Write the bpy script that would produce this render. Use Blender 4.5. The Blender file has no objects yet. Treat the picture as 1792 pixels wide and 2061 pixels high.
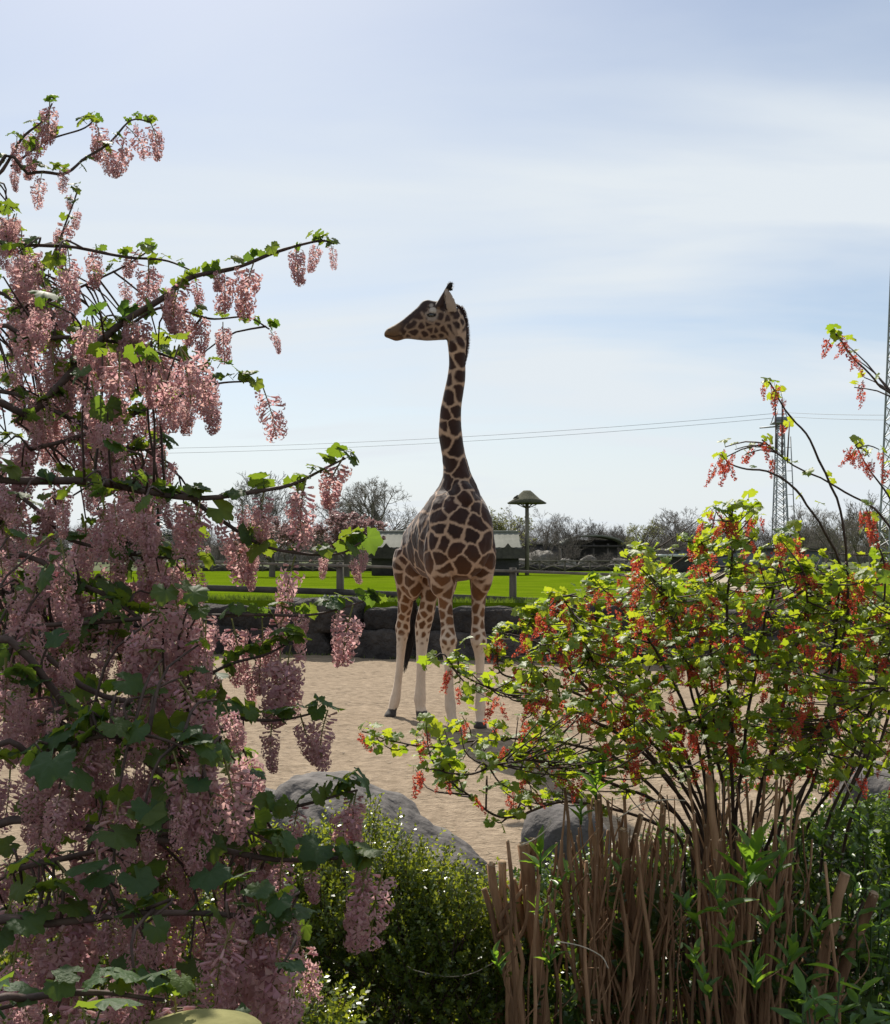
import bpy, bmesh, math, random
import numpy as np
from mathutils import Vector, Matrix, Euler

# ------------------------------------------------------------------ camera, sky, sun, exposure
SC = bpy.context.scene
COL = SC.collection
W, H = 890.0, 1024.0
FPX = 1098.0            # focal length in pixels of the 890 x 1024 picture
HY = 554.0              # row of the horizon
CZ = 1.85               # eye height above the paddock sand
cam_d = bpy.data.cameras.new('camera')
cam = bpy.data.objects.new('camera', cam_d)
COL.objects.link(cam)
cam.location = (0, 0, CZ)
cam.rotation_euler = (math.radians(90), 0, 0)
cam_d.sensor_fit = 'VERTICAL'
cam_d.sensor_height = 36.0
cam_d.sensor_width = 36.0
cam_d.lens = FPX / H * 36.0
cam_d.shift_y = (HY - H / 2) / H
cam_d.clip_start = 0.05
cam_d.clip_end = 6000
SC.camera = cam
SC.render.resolution_x, SC.render.resolution_y = 890, 1024

SUN_AZ, SUN_EL = -15.0, 46.0
world = bpy.data.worlds.new('World')
SC.world = world
world.use_nodes = True
wn, wl = world.node_tree.nodes, world.node_tree.links
wn.clear()


def wnode(t, **kw):
    n = wn.new(t)
    for k, v in kw.items():
        setattr(n, k, v)
    return n


sky = wnode('ShaderNodeTexSky', sky_type='NISHITA')
sky.sun_disc = False
sky.sun_elevation = math.radians(SUN_EL)
sky.sun_rotation = math.radians(SUN_AZ % 360)
sky.air_density = 1.0
sky.dust_density = 0.8
sky.ozone_density = 1.0
tc = wnode('ShaderNodeTexCoord')
sep = wnode('ShaderNodeSeparateXYZ')
wl.new(tc.outputs['Generated'], sep.inputs[0])
zz = wnode('ShaderNodeMath', operation='MAXIMUM'); zz.inputs[1].default_value = 0.0
wl.new(sep.outputs['Z'], zz.inputs[0])
za = wnode('ShaderNodeMath', operation='ADD'); za.inputs[1].default_value = 0.16
wl.new(zz.outputs[0], za.inputs[0])
dx = wnode('ShaderNodeMath', operation='DIVIDE'); dy = wnode('ShaderNodeMath', operation='DIVIDE')
wl.new(sep.outputs['X'], dx.inputs[0]); wl.new(za.outputs[0], dx.inputs[1])
wl.new(sep.outputs['Y'], dy.inputs[0]); wl.new(za.outputs[0], dy.inputs[1])
cmb = wnode('ShaderNodeCombineXYZ')
wl.new(dx.outputs[0], cmb.inputs[0]); wl.new(dy.outputs[0], cmb.inputs[1])
mp = wnode('ShaderNodeMapping')
mp.inputs['Location'].default_value = (3.1, 2.2, 0)
mp.inputs['Rotation'].default_value = (0, 0, math.radians(8))
mp.inputs['Scale'].default_value = (0.55, 1.35, 1)
wl.new(cmb.outputs[0], mp.inputs['Vector'])
ns = wnode('ShaderNodeTexNoise')
ns.inputs['Scale'].default_value = 0.95
ns.inputs['Detail'].default_value = 7
ns.inputs['Roughness'].default_value = 0.48
ns.inputs['Distortion'].default_value = 0.6
wl.new(mp.outputs[0], ns.inputs['Vector'])
rp = wnode('ShaderNodeValToRGB')
rp.color_ramp.elements[0].position = 0.38; rp.color_ramp.elements[0].color = (0.18, 0.18, 0.18, 1)
rp.color_ramp.elements[1].position = 0.60; rp.color_ramp.elements[1].color = (0.97, 0.97, 0.97, 1)
wl.new(ns.outputs['Fac'], rp.inputs[0])
mx = wnode('ShaderNodeMix', data_type='RGBA')
mx.inputs['B'].default_value = (7.4, 7.95, 8.4, 1)      # thin high veil of cloud
hz = wnode('ShaderNodeMapRange')                       # the veil thickens towards the horizon
hz.inputs['From Min'].default_value = 0.02; hz.inputs['From Max'].default_value = 0.24
hz.inputs['To Min'].default_value = 0.95; hz.inputs['To Max'].default_value = 0.0
wl.new(sep.outputs['Z'], hz.inputs['Value'])
mxf = wnode('ShaderNodeMath', operation='MAXIMUM')
wl.new(rp.outputs[0], mxf.inputs[0]); wl.new(hz.outputs[0], mxf.inputs[1])
wl.new(mxf.outputs[0], mx.inputs['Factor'])
wl.new(sky.outputs[0], mx.inputs['A'])
bg = wnode('ShaderNodeBackground'); bg.inputs['Strength'].default_value = 0.075
wl.new(mx.outputs['Result'], bg.inputs['Color'])
wo = wnode('ShaderNodeOutputWorld')
wl.new(bg.outputs[0], wo.inputs['Surface'])

sun_d = bpy.data.lights.new('sun', 'SUN')
sun_d.energy = 5.0
sun_d.angle = math.radians(0.6)
sun_d.color = (1.0, 0.93, 0.82)
sun = bpy.data.objects.new('sun', sun_d)
COL.objects.link(sun)
a, e = math.radians(SUN_AZ), math.radians(SUN_EL)
SUNV = Vector((math.sin(a) * math.cos(e), math.cos(a) * math.cos(e), math.sin(e)))
sun.rotation_euler = (-SUNV).to_track_quat('-Z', 'Y').to_euler()
sun.location = (0, 0, 30)

vs = SC.view_settings
vs.view_transform = 'Standard'
vs.look = 'None'
vs.gamma = 1.0
vs.exposure = 0.5
vs.use_curve_mapping = False
cy = SC.cycles
cy.max_bounces = 6
cy.diffuse_bounces = 3
cy.glossy_bounces = 2
cy.transmission_bounces = 4
cy.transparent_max_bounces = 4

# ------------------------------------------------------------------ helpers
R = random.Random(7)
K = 0.49666                                  # from the 1792-wide sketch sheet to pixels


def at(px, py, D):
    return np.array(((px - 445.0) * D / FPX, D, CZ - (py - HY) * D / FPX))


def vw(x, y, D):
    return at(x * K, y * K, D)


def mesh_np(name, V, F):
    """V (n,3); F list of triangle/quad index arrays."""
    V = np.asarray(V, dtype=np.float32)
    if not isinstance(F, (list, tuple)) or (len(F) and np.isscalar(F[0][0])):
        F = [np.asarray(F)]
    F = [np.asarray(f, dtype=np.int32) for f in F if len(f)]
    me = bpy.data.meshes.new(name)
    me.vertices.add(len(V))
    me.vertices.foreach_set('co', V.ravel())
    nl = sum(f.size for f in F)
    npoly = sum(len(f) for f in F)
    me.loops.add(nl)
    me.polygons.add(npoly)
    me.loops.foreach_set('vertex_index', np.concatenate([f.ravel() for f in F]))
    tot = np.concatenate([np.full(len(f), f.shape[1], np.int32) for f in F])
    start = np.concatenate([[0], np.cumsum(tot)[:-1]]).astype(np.int32)
    me.polygons.foreach_set('loop_start', start)
    me.update(calc_edges=True)
    me.validate()
    return me


class MB:
    def __init__(self):
        self.V = []; self.T = []; self.Q = []; self.n = 0

    def add(self, V, F):
        V = np.asarray(V, float); F = np.asarray(F, int)
        if not len(F):
            return self
        (self.T if F.shape[1] == 3 else self.Q).append(F + self.n)
        self.V.append(V); self.n += len(V)
        return self

    def multi(self, V, FT, FQ):
        V = np.asarray(V, float)
        if len(FT): self.T.append(np.asarray(FT, int) + self.n)
        if len(FQ): self.Q.append(np.asarray(FQ, int) + self.n)
        self.V.append(V); self.n += len(V)
        return self

    def box(self, c, s, rot=0.0, taper=1.0):
        c = np.asarray(c, float); s = np.asarray(s, float) / 2
        v = np.array([(x, y, z) for z in (-1, 1) for y in (-1, 1) for x in (-1, 1)], float)
        v[v[:, 2] > 0, :2] *= taper
        v *= s
        if rot:
            cr, sr = math.cos(rot), math.sin(rot)
            v[:, :2] = v[:, :2] @ np.array([[cr, sr], [-sr, cr]])
        return self.add(v + c, [(0, 2, 3, 1), (4, 5, 7, 6), (0, 1, 5, 4), (2, 6, 7, 3), (0, 4, 6, 2), (1, 3, 7, 5)])

    def tube(self, pts, rad, n=6, caps=True, squash=None):
        V, Q, T = tube_np(pts, rad, n, caps, squash)
        return self.multi(V, T, Q)

    def mesh(self, name):
        if not self.V:
            return mesh_np(name, np.zeros((3, 3)), [np.array([[0, 1, 2]])])
        V = np.concatenate(self.V)
        F = []
        if self.T: F.append(np.concatenate(self.T))
        if self.Q: F.append(np.concatenate(self.Q))
        return mesh_np(name, V, F)

    def obj(self, name, mat, parent=None, smooth=False, kind=None):
        o = link(name, self.mesh(name), mat, parent)
        if smooth: shade_smooth(o.data)
        if kind: o['kind'] = kind
        return o


def tube_np(pts, rad, n=6, caps=True, squash=None):
    P = np.asarray(pts, float)
    m = len(P)
    r = np.broadcast_to(np.asarray(rad, float), (m,))
    T = np.gradient(P, axis=0)
    T /= np.linalg.norm(T, axis=1)[:, None] + 1e-9
    up = np.array([0, 0, 1.0]) if abs(T[0][2]) < 0.9 else np.array([0, 1.0, 0])
    A = np.cross(T, up); A /= np.linalg.norm(A, axis=1)[:, None] + 1e-9
    B = np.cross(T, A)
    th = np.arange(n) * 2 * math.pi / n
    c, s = np.cos(th), np.sin(th)
    V = P[:, None, :] + r[:, None, None] * (c[None, :, None] * A[:, None, :] + s[None, :, None] * B[:, None, :])
    V = V.reshape(-1, 3)
    i = np.arange(m - 1)[:, None] * n; j = np.arange(n)[None, :]; k = (j + 1) % n
    Q = np.stack([i + j, i + k, i + n + k, i + n + j], -1).reshape(-1, 4)
    Tt = np.zeros((0, 3), int)
    if caps:
        t = []
        for b in (0, (m - 1) * n):
            for q in range(1, n - 1):
                t.append((b, b + q, b + q + 1) if b else (b, b + q + 1, b + q))
        Tt = np.array(t)
    return V, Q, Tt


def shade_smooth(me):
    me.polygons.foreach_set('use_smooth', np.ones(len(me.polygons), bool))


def link(name, me, mat=None, parent=None):
    o = bpy.data.objects.new(name, me)
    COL.objects.link(o)
    if mat is not None and not me.materials:
        me.materials.append(mat)
    if parent is not None:
        o.parent = parent
        if any(abs(x) > 1e-9 for x in parent.location):
            o.matrix_parent_inverse = parent.matrix_basis.inverted()
    return o


def thing(name, label, cat, loc=(0, 0, 0), group=None):
    o = bpy.data.objects.new(name, None)
    COL.objects.link(o)
    o.location = Vector(loc)
    o.empty_display_size = 0.1
    o['label'] = label; o['category'] = cat
    if group: o['group'] = group
    return o


def tag(o, label, cat, group=None):
    o['label'] = label; o['category'] = cat
    if group: o['group'] = group
    return o


def spline(pts, n):
    """Catmull-Rom through pts, n samples."""
    P = np.asarray(pts, float)
    if len(P) == 2:
        t = np.linspace(0, 1, n)[:, None]
        return P[0] * (1 - t) + P[1] * t
    Q = np.vstack([2 * P[0] - P[1], P, 2 * P[-1] - P[-2]])
    m = len(P) - 1
    out = []
    for u in np.linspace(0, m - 1e-6, n):
        i = int(u); t = u - i
        p0, p1, p2, p3 = Q[i], Q[i + 1], Q[i + 2], Q[i + 3]
        out.append(0.5 * ((2 * p1) + (-p0 + p2) * t + (2 * p0 - 5 * p1 + 4 * p2 - p3) * t * t + (-p0 + 3 * p1 - 3 * p2 + p3) * t ** 3))
    return np.array(out)


# value noise for mesh displacement
_ng = np.random.RandomState(3).rand(32, 32, 32)


def vnoise(P, scale=1.0, seed=0.0):
    p = np.asarray(P, float) * scale + seed * 7.31 + 100
    i = np.floor(p).astype(int); f = p - i
    f = f * f * (3 - 2 * f)
    r = 0
    for a_ in (0, 1):
        for b_ in (0, 1):
            for c_ in (0, 1):
                w = (f[:, 0] if a_ else 1 - f[:, 0]) * (f[:, 1] if b_ else 1 - f[:, 1]) * (f[:, 2] if c_ else 1 - f[:, 2])
                r = r + w * _ng[(i[:, 0] + a_) % 32, (i[:, 1] + b_) % 32, (i[:, 2] + c_) % 32]
    return r * 2 - 1


def fbm(P, scale, seed=0.0, oct=3):
    s = 0; amp = 1
    for o in range(oct):
        s = s + amp * vnoise(P, scale * 2 ** o, seed + o * 3.7); amp *= 0.5
    return s


# ------------------------------------------------------------------ materials
def new_mat(name):
    m = bpy.data.materials.new(name)
    m.use_nodes = True
    nt = m.node_tree
    nt.nodes.clear()
    return m, nt.nodes, nt.links


def rgba(c, k=0.76):
    return (c[0] * k, c[1] * k, c[2] * k, 1.0)


def surf_mat(name, c1, c2, scale=6.0, rough=0.8, bump=0.3, bump_scale=None, spec=0.3, detail=6, stretch=(1, 1, 1), c3=None, dist=0.02, objvar=0.0, metal=0.0):
    m, N, L = new_mat(name)
    t = N.new('ShaderNodeTexCoord')
    mpn = N.new('ShaderNodeMapping'); mpn.inputs['Scale'].default_value = stretch
    L.new(t.outputs['Object'], mpn.inputs['Vector'])
    no = N.new('ShaderNodeTexNoise'); no.inputs['Scale'].default_value = scale; no.inputs['Detail'].default_value = detail
    no.inputs['Roughness'].default_value = 0.62
    L.new(mpn.outputs[0], no.inputs['Vector'])
    cr = N.new('ShaderNodeValToRGB')
    cr.color_ramp.elements[0].position = 0.32; cr.color_ramp.elements[0].color = rgba(c1)
    cr.color_ramp.elements[1].position = 0.68; cr.color_ramp.elements[1].color = rgba(c2)
    if c3:
        el = cr.color_ramp.elements.new(0.5); el.color = rgba(c3)
    L.new(no.outputs['Fac'], cr.inputs[0])
    col = cr.outputs[0]
    if objvar:
        oi = N.new('ShaderNodeObjectInfo')
        mr = N.new('ShaderNodeMapRange'); mr.inputs['To Min'].default_value = 1 - objvar; mr.inputs['To Max'].default_value = 1 + objvar
        L.new(oi.outputs['Random'], mr.inputs['Value'])
        hs = N.new('ShaderNodeHueSaturation')
        L.new(mr.outputs[0], hs.inputs['Value']); L.new(col, hs.inputs['Color'])
        col = hs.outputs[0]
    p = N.new('ShaderNodeBsdfPrincipled')
    p.inputs['Roughness'].default_value = rough
    p.inputs['Specular IOR Level'].default_value = spec
    p.inputs['Metallic'].default_value = metal
    L.new(col, p.inputs['Base Color'])
    if bump:
        n2 = N.new('ShaderNodeTexNoise'); n2.inputs['Scale'].default_value = bump_scale or scale * 3; n2.inputs['Detail'].default_value = 5
        L.new(mpn.outputs[0], n2.inputs['Vector'])
        b = N.new('ShaderNodeBump'); b.inputs['Strength'].default_value = bump; b.inputs['Distance'].default_value = dist
        L.new(n2.outputs['Fac'], b.inputs['Height'])
        L.new(b.outputs[0], p.inputs['Normal'])
    o = N.new('ShaderNodeOutputMaterial')
    L.new(p.outputs[0], o.inputs['Surface'])
    return m


def leaf_mat(name, cols, tcols, rough=0.45, spec=0.4, fac=0.45, bump=0.0, bscale=80):
    """Thin leaf or petal: reflecting face plus light coming through. Colour varies from piece to piece."""
    m, N, L = new_mat(name)
    oi = N.new('ShaderNodeObjectInfo'); ge = N.new('ShaderNodeNewGeometry')
    ad = N.new('ShaderNodeMath'); ad.operation = 'ADD'
    L.new(oi.outputs['Random'], ad.inputs[0]); L.new(ge.outputs['Random Per Island'], ad.inputs[1])
    fr = N.new('ShaderNodeMath'); fr.operation = 'FRACT'; L.new(ad.outputs[0], fr.inputs[0])

    def ramp(cs, kk=0.76):
        r = N.new('ShaderNodeValToRGB')
        els = r.color_ramp.elements
        els[0].position = 0; els[0].color = rgba(cs[0], kk); els[1].position = 1; els[1].color = rgba(cs[-1], kk)
        for i, c in enumerate(cs[1:-1]):
            q = els.new((i + 1) / (len(cs) - 1)); q.color = rgba(c, kk)
        L.new(fr.outputs[0], r.inputs[0])
        return r
    r1, r2 = ramp(cols), ramp(tcols, 0.98)
    p = N.new('ShaderNodeBsdfPrincipled')
    p.inputs['Roughness'].default_value = rough
    p.inputs['Specular IOR Level'].default_value = spec
    L.new(r1.outputs[0], p.inputs['Base Color'])
    if bump:
        t = N.new('ShaderNodeTexCoord')
        n2 = N.new('ShaderNodeTexNoise'); n2.inputs['Scale'].default_value = bscale; n2.inputs['Detail'].default_value = 3
        L.new(t.outputs['Object'], n2.inputs['Vector'])
        b = N.new('ShaderNodeBump'); b.inputs['Strength'].default_value = bump; b.inputs['Distance'].default_value = 0.004
        L.new(n2.outputs['Fac'], b.inputs['Height']); L.new(b.outputs[0], p.inputs['Normal'])
    tr = N.new('ShaderNodeBsdfTranslucent'); L.new(r2.outputs[0], tr.inputs['Color'])
    ms = N.new('ShaderNodeMixShader'); ms.inputs[0].default_value = fac
    L.new(p.outputs[0], ms.inputs[1]); L.new(tr.outputs[0], ms.inputs[2])
    o = N.new('ShaderNodeOutputMaterial'); L.new(ms.outputs[0], o.inputs['Surface'])
    return m


M = {}
M['sand'] = surf_mat('sand', (0.22, 0.165, 0.112), (0.43, 0.335, 0.238), scale=11, rough=0.95, bump=0.9, bump_scale=45, spec=0.1, dist=0.03, stretch=(0.8, 1.1, 1), detail=12)
M['sand2'] = M['sand']
M['soil'] = surf_mat('soil', (0.035, 0.024, 0.018), (0.10, 0.07, 0.055), scale=9, rough=0.95, bump=1.0, bump_scale=30, spec=0.1, dist=0.03)
M['lawn'] = surf_mat('lawn', (0.075, 0.115, 0.008), (0.155, 0.205, 0.014), scale=2.4, rough=1.0, bump=0.8, bump_scale=40, spec=0.0, dist=0.03, stretch=(0.3, 1, 1), c3=(0.11, 0.175, 0.005))
M['grass_far'] = surf_mat('far_grass', (0.06, 0.09, 0.02), (0.12, 0.14, 0.04), scale=0.3, rough=0.95, bump=0.0)
M['path'] = surf_mat('path', (0.34, 0.29, 0.21), (0.45, 0.39, 0.29), scale=4, rough=0.95, bump=0.5, spec=0.1)
M['stone'] = surf_mat('wall_stone', (0.030, 0.026, 0.026), (0.095, 0.083, 0.075), scale=3.2, rough=0.9, bump=1.0, bump_scale=9, dist=0.14, objvar=0.45, spec=0.25)
M['rock'] = surf_mat('boulder_rock', (0.075, 0.068, 0.066), (0.17, 0.152, 0.14), scale=4.5, rough=0.85, bump=0.8, bump_scale=14, dist=0.03, spec=0.3, objvar=0.15)
M['far_rock'] = surf_mat('far_rock', (0.16, 0.15, 0.14), (0.32, 0.30, 0.27), scale=2.5, rough=0.9, bump=0.6, dist=0.1, objvar=0.3)
M['wood'] = surf_mat('weathered_wood', (0.11, 0.095, 0.08), (0.22, 0.195, 0.165), scale=5, rough=0.9, bump=0.6, stretch=(1, 1, 0.25), objvar=0.2, dist=0.01)
M['dark_wood'] = surf_mat('dark_wood', (0.045, 0.04, 0.038), (0.10, 0.088, 0.078), scale=5, rough=0.85, bump=0.5, objvar=0.2, dist=0.01)
M['brown_wood'] = surf_mat('brown_timber', (0.15, 0.10, 0.07), (0.27, 0.19, 0.14), scale=6, rough=0.9, bump=0.5, objvar=0.2, stretch=(0.2, 1, 1), dist=0.01)
M['metal_roof'] = surf_mat('pale_metal_roof', (0.20, 0.205, 0.175), (0.29, 0.29, 0.25), scale=1.2, rough=0.85, bump=0.0, spec=0.1)
M['shed_wall'] = surf_mat('shed_wall', (0.05, 0.046, 0.05), (0.09, 0.083, 0.085), scale=3, rough=0.9, bump=0.2)
M['white_roof'] = surf_mat('white_roof', (0.62, 0.64, 0.66), (0.72, 0.74, 0.76), scale=2, rough=0.6, bump=0)
M['thatch'] = surf_mat('thatch', (0.055, 0.06, 0.035), (0.13, 0.125, 0.08), scale=14, rough=0.95, bump=0.9, stretch=(1, 1, 0.2), dist=0.03)
M['steel'] = surf_mat('galvanised_steel', (0.26, 0.28, 0.30), (0.36, 0.38, 0.40), scale=1, rough=0.5, bump=0, spec=0.4, metal=0.3)
M['cable'] = surf_mat('cable', (0.22, 0.24, 0.28), (0.26, 0.28, 0.32), scale=1, rough=0.6, bump=0)
M['bark'] = surf_mat('bare_bark', (0.085, 0.07, 0.06), (0.17, 0.145, 0.125), scale=5, rough=0.9, bump=0.3, objvar=0.2)
M['twig_grey'] = surf_mat('grey_twigs', (0.15, 0.13, 0.115), (0.25, 0.22, 0.195), scale=2, rough=0.9, bump=0, objvar=0.25)
M['willow'] = leaf_mat('willow_leaves', [(0.14, 0.16, 0.045), (0.20, 0.22, 0.07), (0.17, 0.17, 0.06)], [(0.25, 0.27, 0.06), (0.30, 0.30, 0.08)], fac=0.35)
M['cherry'] = leaf_mat('cherry_blossom', [(0.26, 0.15, 0.15), (0.17, 0.09, 0.095), (0.36, 0.23, 0.23)], [(0.34, 0.19, 0.19), (0.40, 0.25, 0.25)], fac=0.4)
M['conifer'] = leaf_mat('conifer_needles', [(0.012, 0.03, 0.022), (0.025, 0.05, 0.035)], [(0.03, 0.06, 0.03), (0.04, 0.07, 0.03)], fac=0.2)
M['currant_bark'] = surf_mat('currant_bark', (0.045, 0.028, 0.024), (0.12, 0.075, 0.06), scale=30, rough=0.75, bump=0.5, bump_scale=90, dist=0.003, spec=0.35)
M['leaf'] = leaf_mat('currant_leaf', [(0.035, 0.080, 0.030), (0.055, 0.115, 0.035), (0.045, 0.095, 0.042), (0.09, 0.13, 0.03)], [(0.20, 0.32, 0.02), (0.36, 0.45, 0.03), (0.14, 0.26, 0.03), (0.30, 0.38, 0.025)], rough=0.58, spec=0.28, fac=0.42, bump=0.5, bscale=9)
M['leaf_young'] = leaf_mat('young_currant_leaf', [(0.10, 0.19, 0.02), (0.15, 0.23, 0.025), (0.07, 0.15, 0.03)], [(0.42, 0.55, 0.02), (0.55, 0.60, 0.03), (0.30, 0.45, 0.02)], rough=0.48, spec=0.35, fac=0.48, bump=0.4, bscale=9)
M['pink'] = leaf_mat('pink_petals', [(0.56, 0.31, 0.36), (0.72, 0.46, 0.49), (0.50, 0.32, 0.28), (0.66, 0.38, 0.50), (0.74, 0.53, 0.51)], [(0.74, 0.40, 0.42), (0.86, 0.55, 0.54), (0.76, 0.46, 0.38)], rough=0.5, spec=0.3, fac=0.5)
M['red'] = leaf_mat('red_petals', [(0.55, 0.045, 0.06), (0.62, 0.13, 0.07), (0.46, 0.03, 0.05), (0.60, 0.18, 0.09)], [(0.85, 0.08, 0.06), (0.90, 0.24, 0.09), (0.75, 0.06, 0.06)], rough=0.5, spec=0.3, fac=0.42)
M['rachis'] = leaf_mat('flower_stalk', [(0.22, 0.24, 0.06), (0.30, 0.22, 0.10)], [(0.3, 0.3, 0.06), (0.35, 0.28, 0.1)], fac=0.2)
M['box_leaf'] = leaf_mat('evergreen_leaf', [(0.035, 0.07, 0.02), (0.065, 0.11, 0.022), (0.09, 0.13, 0.025)], [(0.34, 0.42, 0.025), (0.50, 0.54, 0.04)], rough=0.33, spec=0.45, fac=0.36)
M['cut_stem'] = surf_mat('cut_stem_bark', (0.17, 0.085, 0.045), (0.50, 0.30, 0.175), scale=25, rough=0.85, bump=0.8, bump_scale=60, stretch=(1, 1, 0.15), dist=0.005, objvar=0.3, spec=0.2)
M['cut_face'] = surf_mat('cut_wood_face', (0.38, 0.26, 0.17), (0.52, 0.38, 0.26), scale=40, rough=0.9, bump=0.2)
M['shoot_leaf'] = leaf_mat('shoot_leaf', [(0.06, 0.16, 0.03), (0.09, 0.20, 0.035), (0.05, 0.13, 0.045)], [(0.26, 0.48, 0.03), (0.36, 0.56, 0.04)], rough=0.38, spec=0.5, fac=0.42)
M['shade_leaf'] = leaf_mat('undergrowth_leaf', [(0.03, 0.07, 0.02), (0.05, 0.10, 0.025)], [(0.16, 0.26, 0.02), (0.22, 0.32, 0.03)], rough=0.4, spec=0.5, fac=0.35)
M['dry'] = surf_mat('dry_stalk', (0.55, 0.47, 0.36), (0.72, 0.64, 0.52), scale=20, rough=0.6, bump=0)
M['litter'] = leaf_mat('dry_leaf', [(0.16, 0.10, 0.075), (0.24, 0.16, 0.12), (0.11, 0.07, 0.055), (0.30, 0.22, 0.17)], [(0.2, 0.12, 0.08), (0.25, 0.16, 0.1)], fac=0.15, rough=0.7)
M['post_top'] = surf_mat('yellow_green_post', (0.15, 0.15, 0.045), (0.30, 0.28, 0.11), scale=12, rough=0.9, bump=0.5, bump_scale=40, dist=0.004)

# ------------------------------------------------------------------ ground
rng = np.random.RandomState(11)


def grid_sheet(name, xs, ys, zf, mat):
    X, Y = np.meshgrid(xs, ys)
    P = np.stack([X.ravel(), Y.ravel(), np.zeros(X.size)], 1)
    P[:, 2] = zf(P[:, 0], P[:, 1])
    nx = len(xs); ny = len(ys)
    i = (np.arange(ny - 1)[:, None] * nx + np.arange(nx - 1)[None, :]).ravel()
    Q = np.stack([i, i + 1, i + nx + 1, i + nx], 1)
    o = link(name, mesh_np(name, P, [Q]), mat)
    shade_smooth(o.data)
    o['kind'] = 'structure'
    return o


def bed_z(x, y):
    t = np.clip((y - 3.4) / 2.2, 0, 1)
    return 0.27 * (1 - t * t * (3 - 2 * t))


def wall_y(x):                 # front line of the stone wall
    return 19.05 - 0.27 * (x - 0.9)


def sand_z(x, y):
    P = np.stack([x, y, 0 * x], 1)
    return bed_z(x, y) + 0.022 * fbm(P, 0.8) + 0.022 * fbm(P, 2.7, 2.0, 4)


xs = np.linspace(-14, 14, 280)
ys = np.concatenate([np.linspace(4.6, 9, 70), np.linspace(9.06, 22.5, 190)])
grid_sheet('paddock_sand', xs, ys, sand_z, M['sand'])
grid_sheet('soil_bed', np.linspace(-5, 5, 120), np.linspace(-3, 4.75, 90),
           lambda x, y: bed_z(x, y) + 0.006 + 0.03 * fbm(np.stack([x, y, 0 * x], 1), 2.6), M['soil'])


def lawn_z(x, y):
    return 0.98 - 0.0027 * (y - 20)


# lawn starts just behind the wall
nx = 60
lx = np.linspace(-60, 60, nx)
rows = []
for t in np.concatenate([np.linspace(0, 0.06, 8), np.linspace(0.08, 1, 24)]):
    y0 = np.where(lx < 6.2, wall_y(np.clip(lx, -16, 16)) + 0.35, 21.5)
    y = y0 + (66 - y0) * t
    rows.append(np.stack([lx, y, lawn_z(lx, y) + 0.02 * vnoise(np.stack([lx, y, 0 * lx], 1), 0.5)], 1))
rows.insert(0, np.stack([lx, rows[0][:, 1] - 0.004, np.full(nx, -0.2)], 1))
P = np.concatenate(rows)
i = (np.arange(len(rows) - 1)[:, None] * nx + np.arange(nx - 1)[None, :]).ravel()
lawn = link('lawn', mesh_np('lawn', P, [np.stack([i, i + 1, i + nx + 1, i + nx], 1)]), M['lawn'])
lawn['kind'] = 'structure'
grid_sheet('ground', np.linspace(-2500, 2500, 11), np.array([-300, -40, 0, 26, 64, 66, 200, 900, 3500.0]),
           lambda x, y: np.where(y < 65, -0.5, 0.84), M['grass_far'])
# sandy path across the lawn on the right
pa = spline([(14.5, 58, 0), (10.6, 44, 0), (8.6, 34, 0), (7.5, 27, 0), (7.2, 21.8, 0)], 24)
wd = np.linspace(0.7, 0.55, 24)
pv = []
for p, w_ in zip(pa, wd):
    for s in (-1, 1):
        x = p[0] + s * w_
        pv.append((x, p[1], lawn_z(x, p[1]) + 0.03))
i = np.arange(23) * 2
o = link('path', mesh_np('path', pv, [np.stack([i, i + 1, i + 3, i + 2], 1)]), M['path']); o['kind'] = 'structure'


# ------------------------------------------------------------------ stones
def stone_mesh(name, size, seed, sub=7, rough=0.10, power=4.0, lean=0.0):
    """Rounded, weathered block."""
    g = np.linspace(-1, 1, sub)
    Vs, Qs, n = [], [], 0
    for ax in range(3):
        for sg in (-1, 1):
            A, B = np.meshgrid(g, g)
            p = np.zeros((sub * sub, 3))
            p[:, ax] = sg; p[:, (ax + 1) % 3] = A.ravel(); p[:, (ax + 2) % 3] = B.ravel()
            i = (np.arange(sub - 1)[:, None] * sub + np.arange(sub - 1)[None, :]).ravel()
            q = np.stack([i, i + 1, i + sub + 1, i + sub], 1)
            if sg < 0: q = q[:, ::-1]
            Vs.append(p); Qs.append(q + n); n += len(p)
    V = np.concatenate(Vs); Q = np.concatenate(Qs)
    nrm = (np.abs(V) ** power).sum(1) ** (1 / power)
    V = V / nrm[:, None]
    V = V * (np.array(size) / 2)
    d = fbm(V, 1.7 / max(size) * 2.2, seed, 3)
    if sub > 12:
        d = d + 0.35 * np.abs(fbm(V, 9.0, seed + 2, 4)) + 0.2 * fbm(V * np.array([1, 1, 3.0]), 6.0, seed + 4, 3)
    V = V * (1 + rough * d[:, None]) + rough * 0.35 * min(size) * np.stack([fbm(V, 3.0, seed + 1), fbm(V, 3.0, seed + 5), fbm(V, 3.0, seed + 9)], 1)
    V[:, 0] += lean * V[:, 2]
    key = np.round(V, 5)
    _, idx, inv = np.unique(key, axis=0, return_index=True, return_inverse=True)
    me = mesh_np(name, V[idx], [inv.ravel()[Q]])
    shade_smooth(me)
    return me


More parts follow.
